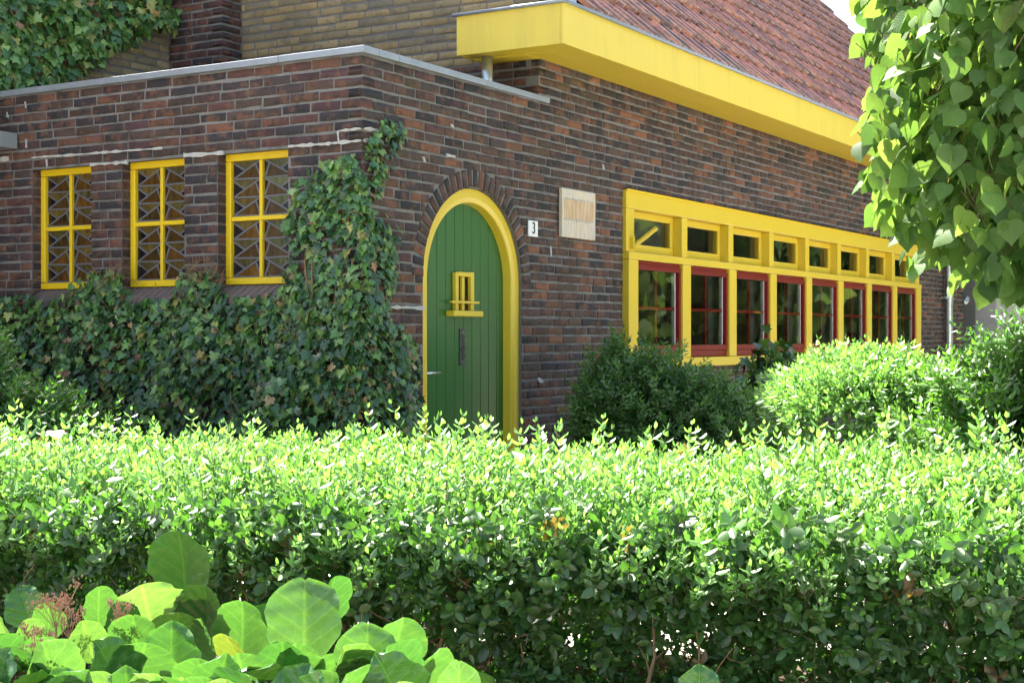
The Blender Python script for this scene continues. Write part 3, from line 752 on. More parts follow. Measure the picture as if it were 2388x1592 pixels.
for i in range(8):
    a = MX[i] + .165; b = MX[i + 1]
    z0, z1 = WZ0 + .079, 1.944; Y = -.034
    s_ = MB()
    s_.box(a + .002, b - .002, Y + .012, Y + .07, z1 - .032, z1 - .001)                 # recessed head
    s_.box(a + .002, b - .002, Y, Y + .06, z1 - .070, z1 - .033)                   # top rail
    s_.box(a + .002, b - .002, Y + .010, Y + .07, z0 + .001, z0 + .058)                   # lower board
    s_.box(a + .002, b - .002, Y, Y + .06, z0 + .059, z0 + .102)                   # bottom rail
    s_.box(a + .002, a + .036, Y + .0005, Y + .06, z0 + .1025, z1 - .0705)
    s_.box(b - .036, b - .002, Y + .0005, Y + .06, z0 + .1025, z1 - .0705)
    sash = s_.build('window', 'red_paint', house, bevel=.003); sash['label'] = 'red sash in the lower row, number %d from the door' % (i + 1)
    pa, pb, qa, qb = a + .037, b - .037, z0 + .103, z1 - .071
    MB().quad((pa, Y + .022, qa), (pb, Y + .022, qa), (pb, Y + .022, qb), (pa, Y + .022, qb)).build('pane', 'window_glass', sash)
    mb = MB(); mb.box(pb - .022, pb - .001, Y + .032, Y + .058, qa + .001, qb - .001).build('glazing_bead', 'white_enamel', sash)
    MB().box((pa + pb) / 2 - .012, (pa + pb) / 2 + .012, Y + .030, Y + .056, qa, qb).build('glazing_bar', 'red_paint', sash)
    MB().box(pa, pb - .024, Y + .0305, Y + .0555, (qa + qb) / 2 - .012, (qa + qb) / 2 + .012).build('glazing_bar', 'red_paint', sash)
    # hopper above
    a2 = MX[i] + (.14 if i == 0 else .145); b2 = MX[i + 1] + .035; Y = .052; z0, z1 = 2.003, 2.337
    s_ = MB(); s_.box(a2 + .001, b2 - .001, Y, Y + .05, z0 + .001, z0 + .075).box(a2 + .001, b2 - .001, Y, Y + .05, z1 - .055, z1 - .001)
    s_.box(a2 + .001, a2 + .055, Y + .0005, Y + .05, z0 + .0755, z1 - .0555).box(b2 - .055, b2 - .001, Y + .0005, Y + .05, z0 + .0755, z1 - .0555)
    hop = s_.build('window', 'yellow_paint', house, bevel=.004); hop['label'] = 'small yellow top light, number %d from the door' % (i + 1)
    MB().quad((a2 + .055, Y + .018, z0 + .0755), (b2 - .055, Y + .018, z0 + .0755), (b2 - .055, Y + .018, z1 - .0555), (a2 + .055, Y + .018, z1 - .0555)).build('pane', 'window_glass', hop)
    MB().box(MX[i + 1] + .004, MX[i + 1] + .16, .031, .155, WZ0 + .08, 1.943).build('inner_post', 'curtain', house, bevel=.004)
fx, fz = onR(1478, 566, -.05)
MB().box(fx - .025, fx + .005, -.060, -.026, fz - .05, fz + .045).tube([(fx - .005, -.05, fz - .03), (fx + .095, -.20, fz + .115)], .019, 12).build('flag_holder', 'yellow_paint', band, bevel=.002)
# room behind the glass
rm = MB(); X0, X1, Y0, Y1, Z0, Z1 = 2.25, 13.7, .15, 3.8, .5, 3.05
rm.quad((X0, Y1, Z0), (X1, Y1, Z0), (X1, Y1, Z1), (X0, Y1, Z1)).quad((X0, Y0, Z0), (X0, Y1, Z0), (X0, Y1, Z1), (X0, Y0, Z1)).quad((X1, Y1, Z0), (X1, Y0, Z0), (X1, Y0, Z1), (X1, Y1, Z1)).quad((X0, Y1, Z1), (X1, Y1, Z1), (X1, Y0, Z1), (X0, Y0, Z1))
rm.build('room', 'interior_wall', house)
MB().quad((X0, Y0, Z0), (X1, Y0, Z0), (X1, Y1, Z0), (X0, Y1, Z0)).build('room_floor', 'interior_floor', house)
for xx in (4.6, 7.3, 10.0): MB().box(xx, xx + .12, 2.2, 3.7, .51, 2.3).box(xx + .9, xx + 1.0, 1.4, 2.4, .51, 1.5).build('cupboard', 'interior_floor', house)

# downpipe, recess and the stone porch beyond the wall
MB().tube([(12.78, -.075, 0), (12.78, -.075, 3.27)], .052, 14).tube([(12.78, -.075, 1.835), (12.78, -.075, 1.90)], .062, 14).tube([(12.78, -.075, 1.80), (12.78, -.075, 1.812)], .060, 14).box(12.66, 12.73, -.07, .01, 1.85, 1.88).build('downpipe', 'galvanised', house, smooth=False)
porch = thing('stone_porch', (16.5, 1.0, 0), 'pale stone porch columns beside the dark recess at far right', 'porch')
qx = onR(2326, 700, -.3)[0]; qy = onR(2347, 700, -.3)[0]; qz = onR(2368, 700, -.45)[0]
MB().box(qx, qy, -.3, .15, 0, 3.2).build('pillar', 'stone', porch, bevel=.02)
MB().tube([(qz, -.25, 0), (qz, -.25, 3.2)], .28, 20).build('column', 'stone', porch, smooth=True)
MB().box(qz + .6, qz + 1.1, -.3, .15, 0, 3.2).build('pillar', 'stone', porch, bevel=.02)
MB().box(qz + 1.2, 30, .5, .8, 0, 3.2).build('wall', 'render_far', porch)
MB().box(13.9, 30, -.4, 2.38, 3.21, 3.6).build('lintel', 'stone', porch)
rc = Wall('x', 2.4); rc.mat = 'brick_dark'
rc.lay(13.9, 22, 0, 3.2, [], TPD)
rcw = rc.core('recess_wall', 13.87, 30, 0, 3.3, [], .3, house, 'mortar_dark'); rc.emit(rcw, 60)
MB().box(13.88, 30, -.3, 2.6, 3.61, 3.7).build('recess_roof', 'roofing_felt', porch)
re = Wall('x', 0.0)
MB().quad((13.868, 0.0, 0), (13.868, 3.0, 0), (13.868, 3.0, 3.3), (13.868, 0.0, 3.3)).build('return_wall', 'mortar_dark', house)
(xa, za), (xb, zb) = onR(2248, 706, .1), onR(2290, 645, .3)
MB().tube([(xa, .1, za), (xb, .3, zb), (xb + .6, .35, zb + .9)], .045, 12).build('handrail', 'galvanised', porch, smooth=True)

# --- small things on the walls
(xa, za), (xb, zb) = onR(1229, 533, 0), onR(1250, 533, 0)
num = thing('house_number_sign', ((xa + xb) / 2, 0, 2.04), 'small white number plate reading 3 beside the arched door', 'sign')
MB().box(xa, xb, -.016, -.004, onR(1240, 552)[1], onR(1240, 515)[1]).build('plate', 'white_enamel', num, bevel=.003)
fc = bpy.data.curves.new('digit', 'FONT'); fc.body = '3'; fc.size = .112; fc.align_x = 'CENTER'; fc.align_y = 'CENTER'; fc.extrude = .001
fo = bpy.data.objects.new('digit', fc); dg = bpy.context.evaluated_depsgraph_get()
COL.objects.link(fo); bpy.context.view_layer.update()
me = bpy.data.meshes.new_from_object(fo.evaluated_get(bpy.context.evaluated_depsgraph_get())); bpy.data.objects.remove(fo)
me.materials.clear(); me.materials.append(MATS['black_enamel']); me.name = 'digit'
put('digit', me, Matrix.Translation(((xa + xb) / 2, -.0185, onR(1240, 533.5)[1])) @ Matrix.Rotation(rad(90), 4, 'X') @ Matrix.Diagonal((.9, 1, 1, 1)), num)
xa = onR(1302, 500)[0]; xb = onR(1380, 500)[0]; zt, zb_ = onR(1302, 438)[1], onR(1302, 552)[1]
nb = thing('notice_board', ((xa + xb) / 2, 0, zb_), 'weathered wooden board with peeling paint on the brick wall', 'board')
MB().box(xa, xb, -.030, -.004, zb_, zt).build('panel', 'weathered_board', nb, bevel=.002)
MB().box(xa + .03, xb - .03, -.0315, -.0302, zb_ + .13, zb_ + .27).build('stain', 'stained_board', nb)
r = random.Random(4)
for zz in (zb_ + .275, zb_ + .128):
    mb = MB(); xx = xa + .035
    while xx < xb - .05:
        ln = r.uniform(.01, .06); mb.box(xx, xx + ln, -.0345, -.0316, zz - r.uniform(.002, .007), zz + r.uniform(.002, .008)); xx += ln * .9 + r.choice([.002, .004, .03])
    mb.build('paint_remnant', 'white_mortar', nb)
ya = onL(22, 325, -.08)[0]
lamp = thing('wall_lamp', (-.06, ya + .1, 2.5), 'grey metal wall lamp at the left edge of the brick wall', 'lamp')
zt, zb_ = onL(10, 308, -.1)[1], onL(10, 345, -.1)[1]
MB().box(-.16, -.01, ya, ya + .22, zb_, zt).build('housing', 'grey_metal', lamp, bevel=.006)
MB().tube([(-.01, ya + .1, zt + .1), (-.08, ya + .1, zt + .12), (-.09, ya + .1, zt)], .012, 8).build('bracket', 'dark_metal', lamp)

# ================================================================== vegetation
def cen(c, k): return np.array(c) * k
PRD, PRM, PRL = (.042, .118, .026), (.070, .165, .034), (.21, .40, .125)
def leaf_pts(L_, W_, fold=.25, n=2):
    """simple two-quad leaf along +y, base at origin"""
    V = [(0, 0, 0), (0, L_, -fold * L_ * .15), (-W_ * .5, L_ * .33, fold * W_ * .5), (-W_ * .42, L_ * .7, fold * W_ * .42), (W_ * .5, L_ * .33, fold * W_ * .5), (W_ * .42, L_ * .7, fold * W_ * .42)]
    return np.array(V), [(0, 1, 3, 2), (0, 4, 5, 1)]
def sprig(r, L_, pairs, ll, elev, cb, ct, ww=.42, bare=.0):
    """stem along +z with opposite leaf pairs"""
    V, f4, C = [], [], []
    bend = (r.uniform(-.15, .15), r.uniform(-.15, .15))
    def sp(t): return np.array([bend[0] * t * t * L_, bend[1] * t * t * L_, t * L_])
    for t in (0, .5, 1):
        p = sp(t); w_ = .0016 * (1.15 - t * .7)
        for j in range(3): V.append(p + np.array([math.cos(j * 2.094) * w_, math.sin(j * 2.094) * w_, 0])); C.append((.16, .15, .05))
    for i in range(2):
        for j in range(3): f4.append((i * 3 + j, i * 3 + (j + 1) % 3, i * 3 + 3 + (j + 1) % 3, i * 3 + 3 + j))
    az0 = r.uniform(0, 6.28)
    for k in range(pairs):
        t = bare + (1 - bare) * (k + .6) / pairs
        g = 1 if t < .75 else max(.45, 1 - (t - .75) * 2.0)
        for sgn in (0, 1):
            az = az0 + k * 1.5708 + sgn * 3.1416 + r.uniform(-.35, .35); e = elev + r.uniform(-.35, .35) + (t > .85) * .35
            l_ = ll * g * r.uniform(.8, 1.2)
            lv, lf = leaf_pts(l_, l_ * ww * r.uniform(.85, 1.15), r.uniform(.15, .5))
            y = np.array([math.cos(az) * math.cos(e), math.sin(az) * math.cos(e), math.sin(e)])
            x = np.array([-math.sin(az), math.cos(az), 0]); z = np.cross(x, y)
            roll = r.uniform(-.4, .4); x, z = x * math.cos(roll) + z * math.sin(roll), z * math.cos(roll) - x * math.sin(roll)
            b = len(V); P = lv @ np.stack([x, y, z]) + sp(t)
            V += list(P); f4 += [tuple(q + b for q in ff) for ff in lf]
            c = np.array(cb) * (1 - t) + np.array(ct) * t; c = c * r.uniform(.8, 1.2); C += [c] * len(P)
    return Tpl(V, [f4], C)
def align_z(D, spin, sc):
    D = D / np.linalg.norm(D, axis=1, keepdims=True)
    h = np.where(np.abs(D[:, 2:3]) < .95, np.array([[0, 0, 1.]]), np.array([[1., 0, 0]]))
    x = np.cross(h, D); x /= np.linalg.norm(x, axis=1, keepdims=True); y = np.cross(D, x)
    c, s_ = np.cos(spin)[:, None], np.sin(spin)[:, None]
    x, y = x * c + y * s_, y * c - x * s_
    return np.stack([x, y, D], axis=2) * sc[:, None, None]
rv = random.Random(21)
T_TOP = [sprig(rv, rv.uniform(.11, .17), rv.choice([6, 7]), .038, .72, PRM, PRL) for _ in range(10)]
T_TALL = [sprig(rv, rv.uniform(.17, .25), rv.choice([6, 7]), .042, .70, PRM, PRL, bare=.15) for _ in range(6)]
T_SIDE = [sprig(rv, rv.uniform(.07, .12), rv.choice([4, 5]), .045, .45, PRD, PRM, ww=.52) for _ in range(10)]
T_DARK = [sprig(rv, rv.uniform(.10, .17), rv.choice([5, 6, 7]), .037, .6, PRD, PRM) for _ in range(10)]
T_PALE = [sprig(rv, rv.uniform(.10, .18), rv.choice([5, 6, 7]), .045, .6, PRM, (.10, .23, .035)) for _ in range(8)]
SET = T_TOP + T_TALL + T_SIDE + T_DARK + T_PALE
R_TOP, R_TALL, R_SIDE, R_DARK, R_PALE = (0, 10), (10, 16), (16, 26), (26, 36), (36, 44)
def rset(rg, n): return rng.integers(rg[0], rg[1], n)
def branches(parent, segs, mat='bark', name='branches', n=4):
    mb = MB()
    for pts, r0, r1 in segs: mb.tube(pts, r0, n, r1)
    return mb.build(name, mat, parent, kind='stuff')
def wig(p, q, k=4, a=.05, r=random.Random(9)):
    p, q = np.array(p, float), np.array(q, float)
    return [tuple(p + (q - p) * i / k + (np.array([r.uniform(-a, a) for _ in range(3)]) if 0 < i < k else 0)) for i in range(k + 1)]

# --- front privet hedge: runs across the picture, nearer on the right
HW = 1.75
def hf(lat): return 4.45 - .30 * lat
def htop(s_): 
    s_ = np.clip(s_, 0, HW); e = np.clip(s_ / .55, 0, 1); return .70 + .16 * (1 - (1 - e) ** 2) - .10 * np.clip((s_ - HW + .3) / .3, 0, 1) ** 2
def hwave(lat, s_): return .022 * np.sin(lat * 3.1 + 1 + s_ * 2) + .018 * np.sin(lat * 6.7 + s_ * 4.1) + .015 * np.sin(lat * 13 - s_ * 7)
hedge = thing('privet_hedge', tuple(LD(0, 5.2, 0)), 'long clipped privet hedge with sunlit top across the foreground', 'hedge')
def LDv(lat, dep, z): return np.stack([CAM[0] + dep * VD[0] + lat * RD[0], CAM[1] + dep * VD[1] + lat * RD[1], z], axis=1)
FWD = np.array([-VD[0], -VD[1], 0])
n = 6600
lat = rng.uniform(-3.4, 2.9, n); s_ = rng.uniform(-.02, HW, n) ; z = htop(s_) + hwave(lat, s_) - rng.uniform(0, .10, n) ** 1.0 - .06
D = np.stack([rng.normal(0, .25, n), rng.normal(0, .25, n), np.ones(n)], 1) + FWD * np.clip(.5 - s_, 0, 1)[:, None] * 1.2
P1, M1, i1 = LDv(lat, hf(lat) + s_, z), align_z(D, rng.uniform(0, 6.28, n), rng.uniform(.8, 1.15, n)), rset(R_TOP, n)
n = 260
lat = rng.uniform(-3.4, 2.9, n); s_ = rng.uniform(.1, HW, n); z = htop(s_) + hwave(lat, s_) - .06 + rng.uniform(-.02, .05, n)
P2, M2, i2 = LDv(lat, hf(lat) + s_, z), align_z(np.stack([rng.normal(0, .12, n), rng.normal(0, .12, n), np.ones(n)], 1), rng.uniform(0, 6.28, n), rng.uniform(.8, 1.15, n)), rset(R_TALL, n)
n = 4400
lat = rng.uniform(-3.4, 2.9, n); zz = rng.uniform(.05, 1, n) ** .8 * .78; inn = np.abs(rng.normal(0, .10, n))
bul = .05 * np.sin(lat * 5.3 + zz * 3) + .04 * np.sin(lat * 11 + zz * 8)
clump = np.sin(lat * 9.1 + 2) + np.sin(lat * 17.3 - zz * 9) + np.sin(zz * 21 + lat * 6)
keep = (clump > -1.25) | (rng.random(n) < .35)
lat, zz, inn, bul = lat[keep], zz[keep], inn[keep], bul[keep]; n = len(lat)
P3 = LDv(lat, hf(lat) + .03 + inn - bul * .5 + .08 * (zz < .45), zz)
D = FWD * rng.uniform(.5, 1.3, n)[:, None] + np.stack([rng.normal(0, .6, n), rng.normal(0, .6, n), rng.normal(.25, .5, n)], 1)
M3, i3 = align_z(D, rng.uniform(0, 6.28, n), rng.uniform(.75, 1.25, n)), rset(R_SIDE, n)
n = 3000
lat = rng.uniform(-3.4, 2.9, n); s_ = rng.uniform(.2, HW, n); zz = rng.uniform(.25, .75, n)
P4, M4, i4 = LDv(lat, hf(lat) + s_, zz), align_z(rng.normal(0, 1, (n, 3)) + np.array([0, 0, .6]), rng.uniform(0, 6.28, n), rng.uniform(.8, 1.2, n)), rset(R_SIDE, n)
# thin back face
n = 700
lat = rng.uniform(-3.4, 2.9, n); zz = rng.uniform(.3, .85, n)
P5, M5, i5 = LDv(lat, hf(lat) + HW - np.abs(rng.normal(0, .06, n)), zz), align_z(-FWD + rng.normal(0, .5, (n, 3)) + np.array([0, 0, .5]), rng.uniform(0, 6.28, n), rng.uniform(.8, 1.2, n)), rset(R_SIDE, n)
P = np.concatenate([P1, P2, P3, P4, P5]); M = np.concatenate([M1, M2, M3, M4, M5]); I = np.concatenate([i1, i2, i3, i4, i5])
tint = np.clip(rng.normal(1, .16, (len(P), 1)), .6, 1.45) * np.array([[1, 1, 1]]); dead = (rng.random(len(P)) < .02) & (I >= 16); tint[dead] = (2.6, .72, 1.1)
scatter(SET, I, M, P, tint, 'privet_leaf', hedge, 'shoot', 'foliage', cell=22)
segs = []
rr = random.Random(31)
for i in range(260):
    la = rr.uniform(-3.4, 2.9); s0 = rr.uniform(.05, HW - .1); b = LD(la, hf(la) + s0, 0)
    t_ = LD(la + rr.uniform(-.2, .2), hf(la) + s0 + rr.uniform(-.15, .12), rr.uniform(.45, .72)); pts = wig(b, t_, 5, .035, rr); segs.append((pts, rr.uniform(.006, .013), .003))
    for q in range(5):
        a = np.array(pts[rr.randrange(1, 5)]); e = a + np.array([rr.uniform(-.2, .2), rr.uniform(-.2, .2), rr.uniform(.02, .22)]) + FWD * rr.uniform(-.02, .14)
        segs.append((wig(a, e, 3, .02, rr), .0038, .0016))
branches(hedge, segs, 'twig')

# --- generic bush
def bush(name, label, n, vol, rg, dirs, sc=(.8, 1.2), nobj=120, cell=14, stems=None, cat='bush', tintc=(1, 1, 1), group=None):
    P, D = vol(n)
    base = P[:, :2].mean(0)
    o_ = thing(name, (base[0], base[1], 0), label, cat, group)
    M_ = align_z(D, rng.uniform(0, 6.28, len(P)), rng.uniform(*sc, len(P)))
    ti = np.clip(rng.normal(1, .16, (len(P), 1)), .6, 1.45) * np.array([tintc])
    scatter(SET, rset(rg, len(P)), M_, P, ti, 'privet_leaf', o_, 'shoot', 'foliage', nobj, cell)
    sg = []
    for q in range(stems or 24):
        a = np.array([base[0] + rr.uniform(-.15, .15), base[1] + rr.uniform(-.15, .15), 0]); sg.append((wig(a, P[rr.randrange(len(P))] * .92 + np.array([base[0], base[1], .3]) * .08, 5, .05, rr), .010, .002))
    branches(o_, sg, 'bark'); return o_
def ell(c, ra, up=.6, shell=.35, flat=None):
    c, ra = np.array(c), np.array(ra)
    def f(n):
        U = rng.normal(0, 1, (n, 3)); U /= np.linalg.norm(U, axis=1, keepdims=True); U[:, 2] = np.where(U[:, 2] < -.75, -U[:, 2], U[:, 2])
        rd = 1 - np.abs(rng.normal(0, shell, n)); rd = np.clip(rd, .1, 1); rd = np.where(rng.random(n) < .10, rng.uniform(1.0, 1.22, n), rd)
        lump = 1 + .10 * np.sin(U[:, 0] * 5 + c[0]) * np.sin(U[:, 1] * 6 + 1) + .07 * np.sin(U[:, 2] * 9 + U[:, 0] * 7)
        Q = U * (rd * lump)[:, None] * ra
        A = np.stack([RD[0] * Q[:, 0] + VD[0] * Q[:, 1], RD[1] * Q[:, 0] + VD[1] * Q[:, 1], Q[:, 2]], 1)
        N = np.stack([RD[0] * U[:, 0] + VD[0] * U[:, 1], RD[1] * U[:, 0] + VD[1] * U[:, 1], U[:, 2] + up], 1)
        return c + A, N + rng.normal(0, .35, (n, 3))
    return f
def multi(*fs):
    def f(n):
        o = [g(int(n * w_)) for g, w_ in fs]; return np.concatenate([a for a, b in o]), np.concatenate([b for a, b in o])
    return f
def pxd(px, py, dep): return LD((px - 1194) / F * dep, dep, CZ - (py - HY) / F * dep)
# dark privet under the window band
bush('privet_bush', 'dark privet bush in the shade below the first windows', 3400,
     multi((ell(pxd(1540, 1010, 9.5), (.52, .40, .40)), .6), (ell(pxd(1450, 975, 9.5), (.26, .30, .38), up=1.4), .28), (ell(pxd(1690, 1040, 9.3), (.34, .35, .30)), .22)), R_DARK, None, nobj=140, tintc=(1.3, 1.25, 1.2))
# box-trimmed privet in the sun in front of the band
def hb(n):
    la = rng.uniform(1.48, 3.6, n); s = rng.uniform(0, 1.0, n); side = rng.random(n) < .33
    edge = np.clip((la - 1.48) / .28, 0, 1); zt = 1.02 + .14 * np.sqrt(edge) - .0 + .04 * np.sin(la * 4.2) + .03 * np.sin(la * 9 + s * 5) - .13 * (la > 2.1) * np.clip((la - 2.1) / .3, 0, 1) - .12 * (1 - np.clip(s / .35, 0, 1)) ** 2
    z = np.where(side, rng.uniform(.1, 1, n) ** .7 * (zt - .06), zt - rng.uniform(0, .10, n) - .05)
    dep = np.where(side, 7.25 + np.abs(rng.normal(0, .09, n)), 7.25 + s) + .25 * (1 - edge)
    D = np.where(side[:, None], FWD + np.array([0, 0, .5]), np.array([[0, 0, 1.]]) + FWD * np.clip(.4 - s, 0, 1)[:, None]) + rng.normal(0, .35, (n, 3)) - np.append(RD, 0) * (1 - edge)[:, None] * .8
    return LDv(la, dep, z), D
bush('privet_hedge', 'sunlit privet hedge below the far windows', 4600, hb, R_TOP, None, sc=(.85, 1.3), nobj=200, stems=60, cat='hedge')
bush('privet_bush', 'green privet bush at the right edge beneath the hanging lime leaves', 1500, ell(pxd(2400, 1085, 6.0), (.42, .35, .36)), R_PALE, None, nobj=110)
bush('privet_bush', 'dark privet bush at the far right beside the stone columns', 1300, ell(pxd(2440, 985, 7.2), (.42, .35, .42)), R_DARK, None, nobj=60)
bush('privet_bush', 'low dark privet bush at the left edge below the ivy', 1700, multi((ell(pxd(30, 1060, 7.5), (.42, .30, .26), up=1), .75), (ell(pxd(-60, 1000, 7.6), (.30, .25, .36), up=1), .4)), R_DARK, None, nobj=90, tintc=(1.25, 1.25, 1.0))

# --- ivy
def ivy_tpl(r, c):
    half = [(.0, .06), (.16, -.10), (.40, -.12), (.50, .06), (.38, .24), (.60, .46), (.33, .50), (.20, .68), (.0, 1.0)]
    half = [(x * r.uniform(.88, 1.1), y * r.uniform(.92, 1.08)) for x, y in half]; half[0] = (0, .04); 
    out = half + [(-x, y) for x, y in half[1:-1]][::-1]
    V = [(0, .30, .06)]
    for (x, y) in out: V.append((x, y, -.10 * abs(x) - .22 * max(0, y - .5) + r.uniform(-.04, .04)))
    m_ = len(out); f = [(0, 1 + i, 1 + (i + 1) % m_) for i in range(m_)]
    V = np.array(V); return Tpl(V, [f], np.tile(np.array(c) * r.uniform(.85, 1.15), (len(V), 1)), np.c_[V[:, :2], np.zeros(len(V))])
ri = random.Random(77)
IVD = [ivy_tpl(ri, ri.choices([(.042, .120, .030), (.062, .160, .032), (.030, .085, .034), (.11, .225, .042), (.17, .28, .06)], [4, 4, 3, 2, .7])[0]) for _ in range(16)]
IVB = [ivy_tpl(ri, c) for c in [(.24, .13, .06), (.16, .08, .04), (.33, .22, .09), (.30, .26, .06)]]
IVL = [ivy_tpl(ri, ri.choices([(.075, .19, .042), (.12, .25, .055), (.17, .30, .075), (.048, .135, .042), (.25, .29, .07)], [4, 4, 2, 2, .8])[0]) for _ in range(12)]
def inpoly(x, y, poly):
    c = np.zeros(len(x), bool); j = len(poly) - 1
    for i in range(len(poly)):
        xi, yi = poly[i]; xj, yj = poly[j]
        cond = ((yi > y) != (yj > y)) & (x < (xj - xi) * (y - yi) / (yj - yi + 1e-9) + xi); c ^= cond; j = i
    return c
def polysample(poly, n):
    a = np.array(poly); lo, hi = a.min(0), a.max(0); X, Y = [], []
    tot = 0
    while tot < n:
        x = rng.uniform(lo[0], hi[0], n * 2); y = rng.uniform(lo[1], hi[1], n * 2); k = inpoly(x, y, poly); X.append(x[k]); Y.append(y[k]); tot += k.sum()
    return np.concatenate(X)[:n], np.concatenate(Y)[:n]
def ivy_leaves(poly, n, plane, thick, nrm, sz, tpl0, brown, c0=0.0):
    """polygon is read on the wall's own plane; leaves stand off it by thick(z)"""
    x, y = polysample(poly, n); P = np.zeros((n, 3))
    for i in range(n):
        if plane == 'L': u, z = onL(x[i], y[i], -.06); P[i] = (0, u, z)
        elif plane == 'R': u, z = onR(x[i], y[i], -.05); P[i] = (u, 0, z)
        else: u, z = onR(x[i], y[i], PY1 - .06); P[i] = (u, PY1, z)
    nrm = np.array(nrm, float)
    u_ = P[:, 0] + P[:, 1]
    th = thick(P) * (1 + .45 * np.sin(u_ * 7 + P[:, 2] * 5) + .3 * np.sin(u_ * 15 - P[:, 2] * 11)); lay = rng.random(n) ** .6
    P += nrm * (.012 + th * lay)[:, None]
    N = nrm + rng.normal(0, .42, (n, 3)) + np.array([0, 0, .45])
    tip = np.stack([rng.normal(0, .5, n), rng.normal(0, .5, n), -np.ones(n)], 1) + nrm * .35
    M_ = frames(tip, N, sz * rng.uniform(.6, 1.35, n))
    return P, M_
ALLIV = IVD + IVB + IVL
polyL = [(-160, 705), (0, 694), (60, 680), (95, 700), (130, 700), (180, 648), (240, 617), (284, 645), (300, 700), (390, 694), (420, 630), (460, 606), (500, 645), (530, 690), (600, 690), (655, 672), (676, 610), (664, 520), (690, 430), (725, 385), (800, 362), (848, 338), (852, 1160), (-160, 1200)]
polyR = [(847, 340), (885, 302), (905, 278), (940, 284), (955, 312), (930, 345), (905, 420), (888, 470), (884, 520), (905, 498), (925, 492), (942, 545), (935, 640), (915, 700), (900, 742), (935, 748), (975, 790), (985, 880), (987, 1080), (847, 1100)]
polyU = [(-160, -160), (412, -160), (405, 40), (392, 78), (335, 72), (318, 102), (262, 112), (235, 150), (180, 172), (140, 205), (60, 225), (-160, 240)]
ivy = thing('ivy_plant', (-.1, 1.5, 0), 'dark ivy covering the side wall below the leaded windows and climbing the corner', 'ivy')
polyL = [q for q in polyL]
Pl, Ml = ivy_leaves(polyL, 9800, 'L', lambda P: .05 + .20 * np.clip((1.75 - P[:, 2]) / 1.2, 0, 1), (-1, 0, 0), .050, IVD, .05)
Pr, Mr = ivy_leaves(polyR, 1700, 'R', lambda P: .03 + .07 * np.clip((1.9 - P[:, 2]) / 1.4, 0, 1) * (P[:, 0] < .35), (0, -1, 0), .044, IVD, .03)
P = np.concatenate([Pl, Pr]); M = np.concatenate([Ml, Mr]); n = len(P)
mask = np.sin(P[:, 0] * 21 + P[:, 2] * 13) + np.sin(P[:, 1] * 17 - P[:, 2] * 19) + np.sin((P[:, 0] - P[:, 1]) * 31 + P[:, 2] * 7)
kp = (P[:, 2] < 1.55) | (mask > -.75) | (rng.random(n) < .15); kp &= (P[:, 0] < .36) | (mask > -.3) | (rng.random(n) < .25)
P, M = P[kp], M[kp]; n = len(P)
I = rng.integers(0, 16, n); br = rng.random(n) < .045; I[br] = rng.integers(16, 20, br.sum())
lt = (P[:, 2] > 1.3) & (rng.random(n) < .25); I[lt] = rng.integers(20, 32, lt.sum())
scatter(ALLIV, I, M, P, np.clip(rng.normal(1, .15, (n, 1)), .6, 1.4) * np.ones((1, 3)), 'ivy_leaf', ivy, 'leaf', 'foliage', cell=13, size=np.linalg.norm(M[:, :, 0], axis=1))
segs = []
for q in range(150):
    x, y = rr.uniform(0, 850), rr.uniform(640, 980); u, z = onL(x, y, -.1); t_ = .05 + .20 * min(1, max(0, (1.75 - z) / 1.2))
    a = np.array([-t_ * rr.uniform(.8, 1.15), u, z]); segs.append((wig(a, a + np.array([rr.uniform(-.05, .03), rr.uniform(-.18, .18), rr.uniform(-.25, .1)]), 4, .02, rr), .0022, .0012))
for (cx_, cy_, k_) in ((262, 640, 40), (480, 625, 60)):      # cut-back dead twigs above the ivy
    for q in range(k_):
        u, z = onL(cx_ + rr.uniform(-38, 38), cy_ + rr.uniform(-10, 40), -.08); a = np.array([-.06 - rr.random() * .08, u, z])
        segs.append((wig(a, a + np.array([rr.uniform(-.06, .03), rr.uniform(-.07, .07), rr.uniform(-.03, .10)]), 3, .012, rr), .0022, .001))
for q in range(10):
    u, z = onL(rr.uniform(690, 840), 1000, -.03); pts = [(-.03, u, 0)] + [(-.03 - rr.random() * .02, u + rr.uniform(-.06, .06), .3 * j) for j in range(1, 7)]; segs.append((pts, .010, .004))
branches(ivy, segs, 'twig')
ivu = thing('ivy_plant', (.6, PY1, 3.0), 'light green ivy hanging on the ochre wall above the flat roof', 'ivy')
n = 3000
Pu, Mu = ivy_leaves(polyU, n, 'U', lambda P: .05 + .10 * np.clip((P[:, 2] - 3.1) / .5, 0, 1), (0, -1, 0), .062, IVL, .03)
I = rng.integers(20, 32, n); br = rng.random(n) < .03; I[br] = rng.integers(16, 20, br.sum())
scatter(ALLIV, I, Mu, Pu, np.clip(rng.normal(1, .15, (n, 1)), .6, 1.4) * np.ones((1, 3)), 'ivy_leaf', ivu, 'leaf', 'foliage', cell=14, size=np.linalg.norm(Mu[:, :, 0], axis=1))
segs = []
for (a, b) in (((120, 200), (160, 130)), ((160, 130), (230, -20)), ((95, 205), (60, 60))):
    (xa, za), (xb, zb) = onR(*a, PY1), onR(*b, PY1); segs.append((wig((xa, PY1 - .03, za), (xb, PY1 - .05, zb), 5, .02, rr), .012, .008))
branches(ivu, segs, 'bark')
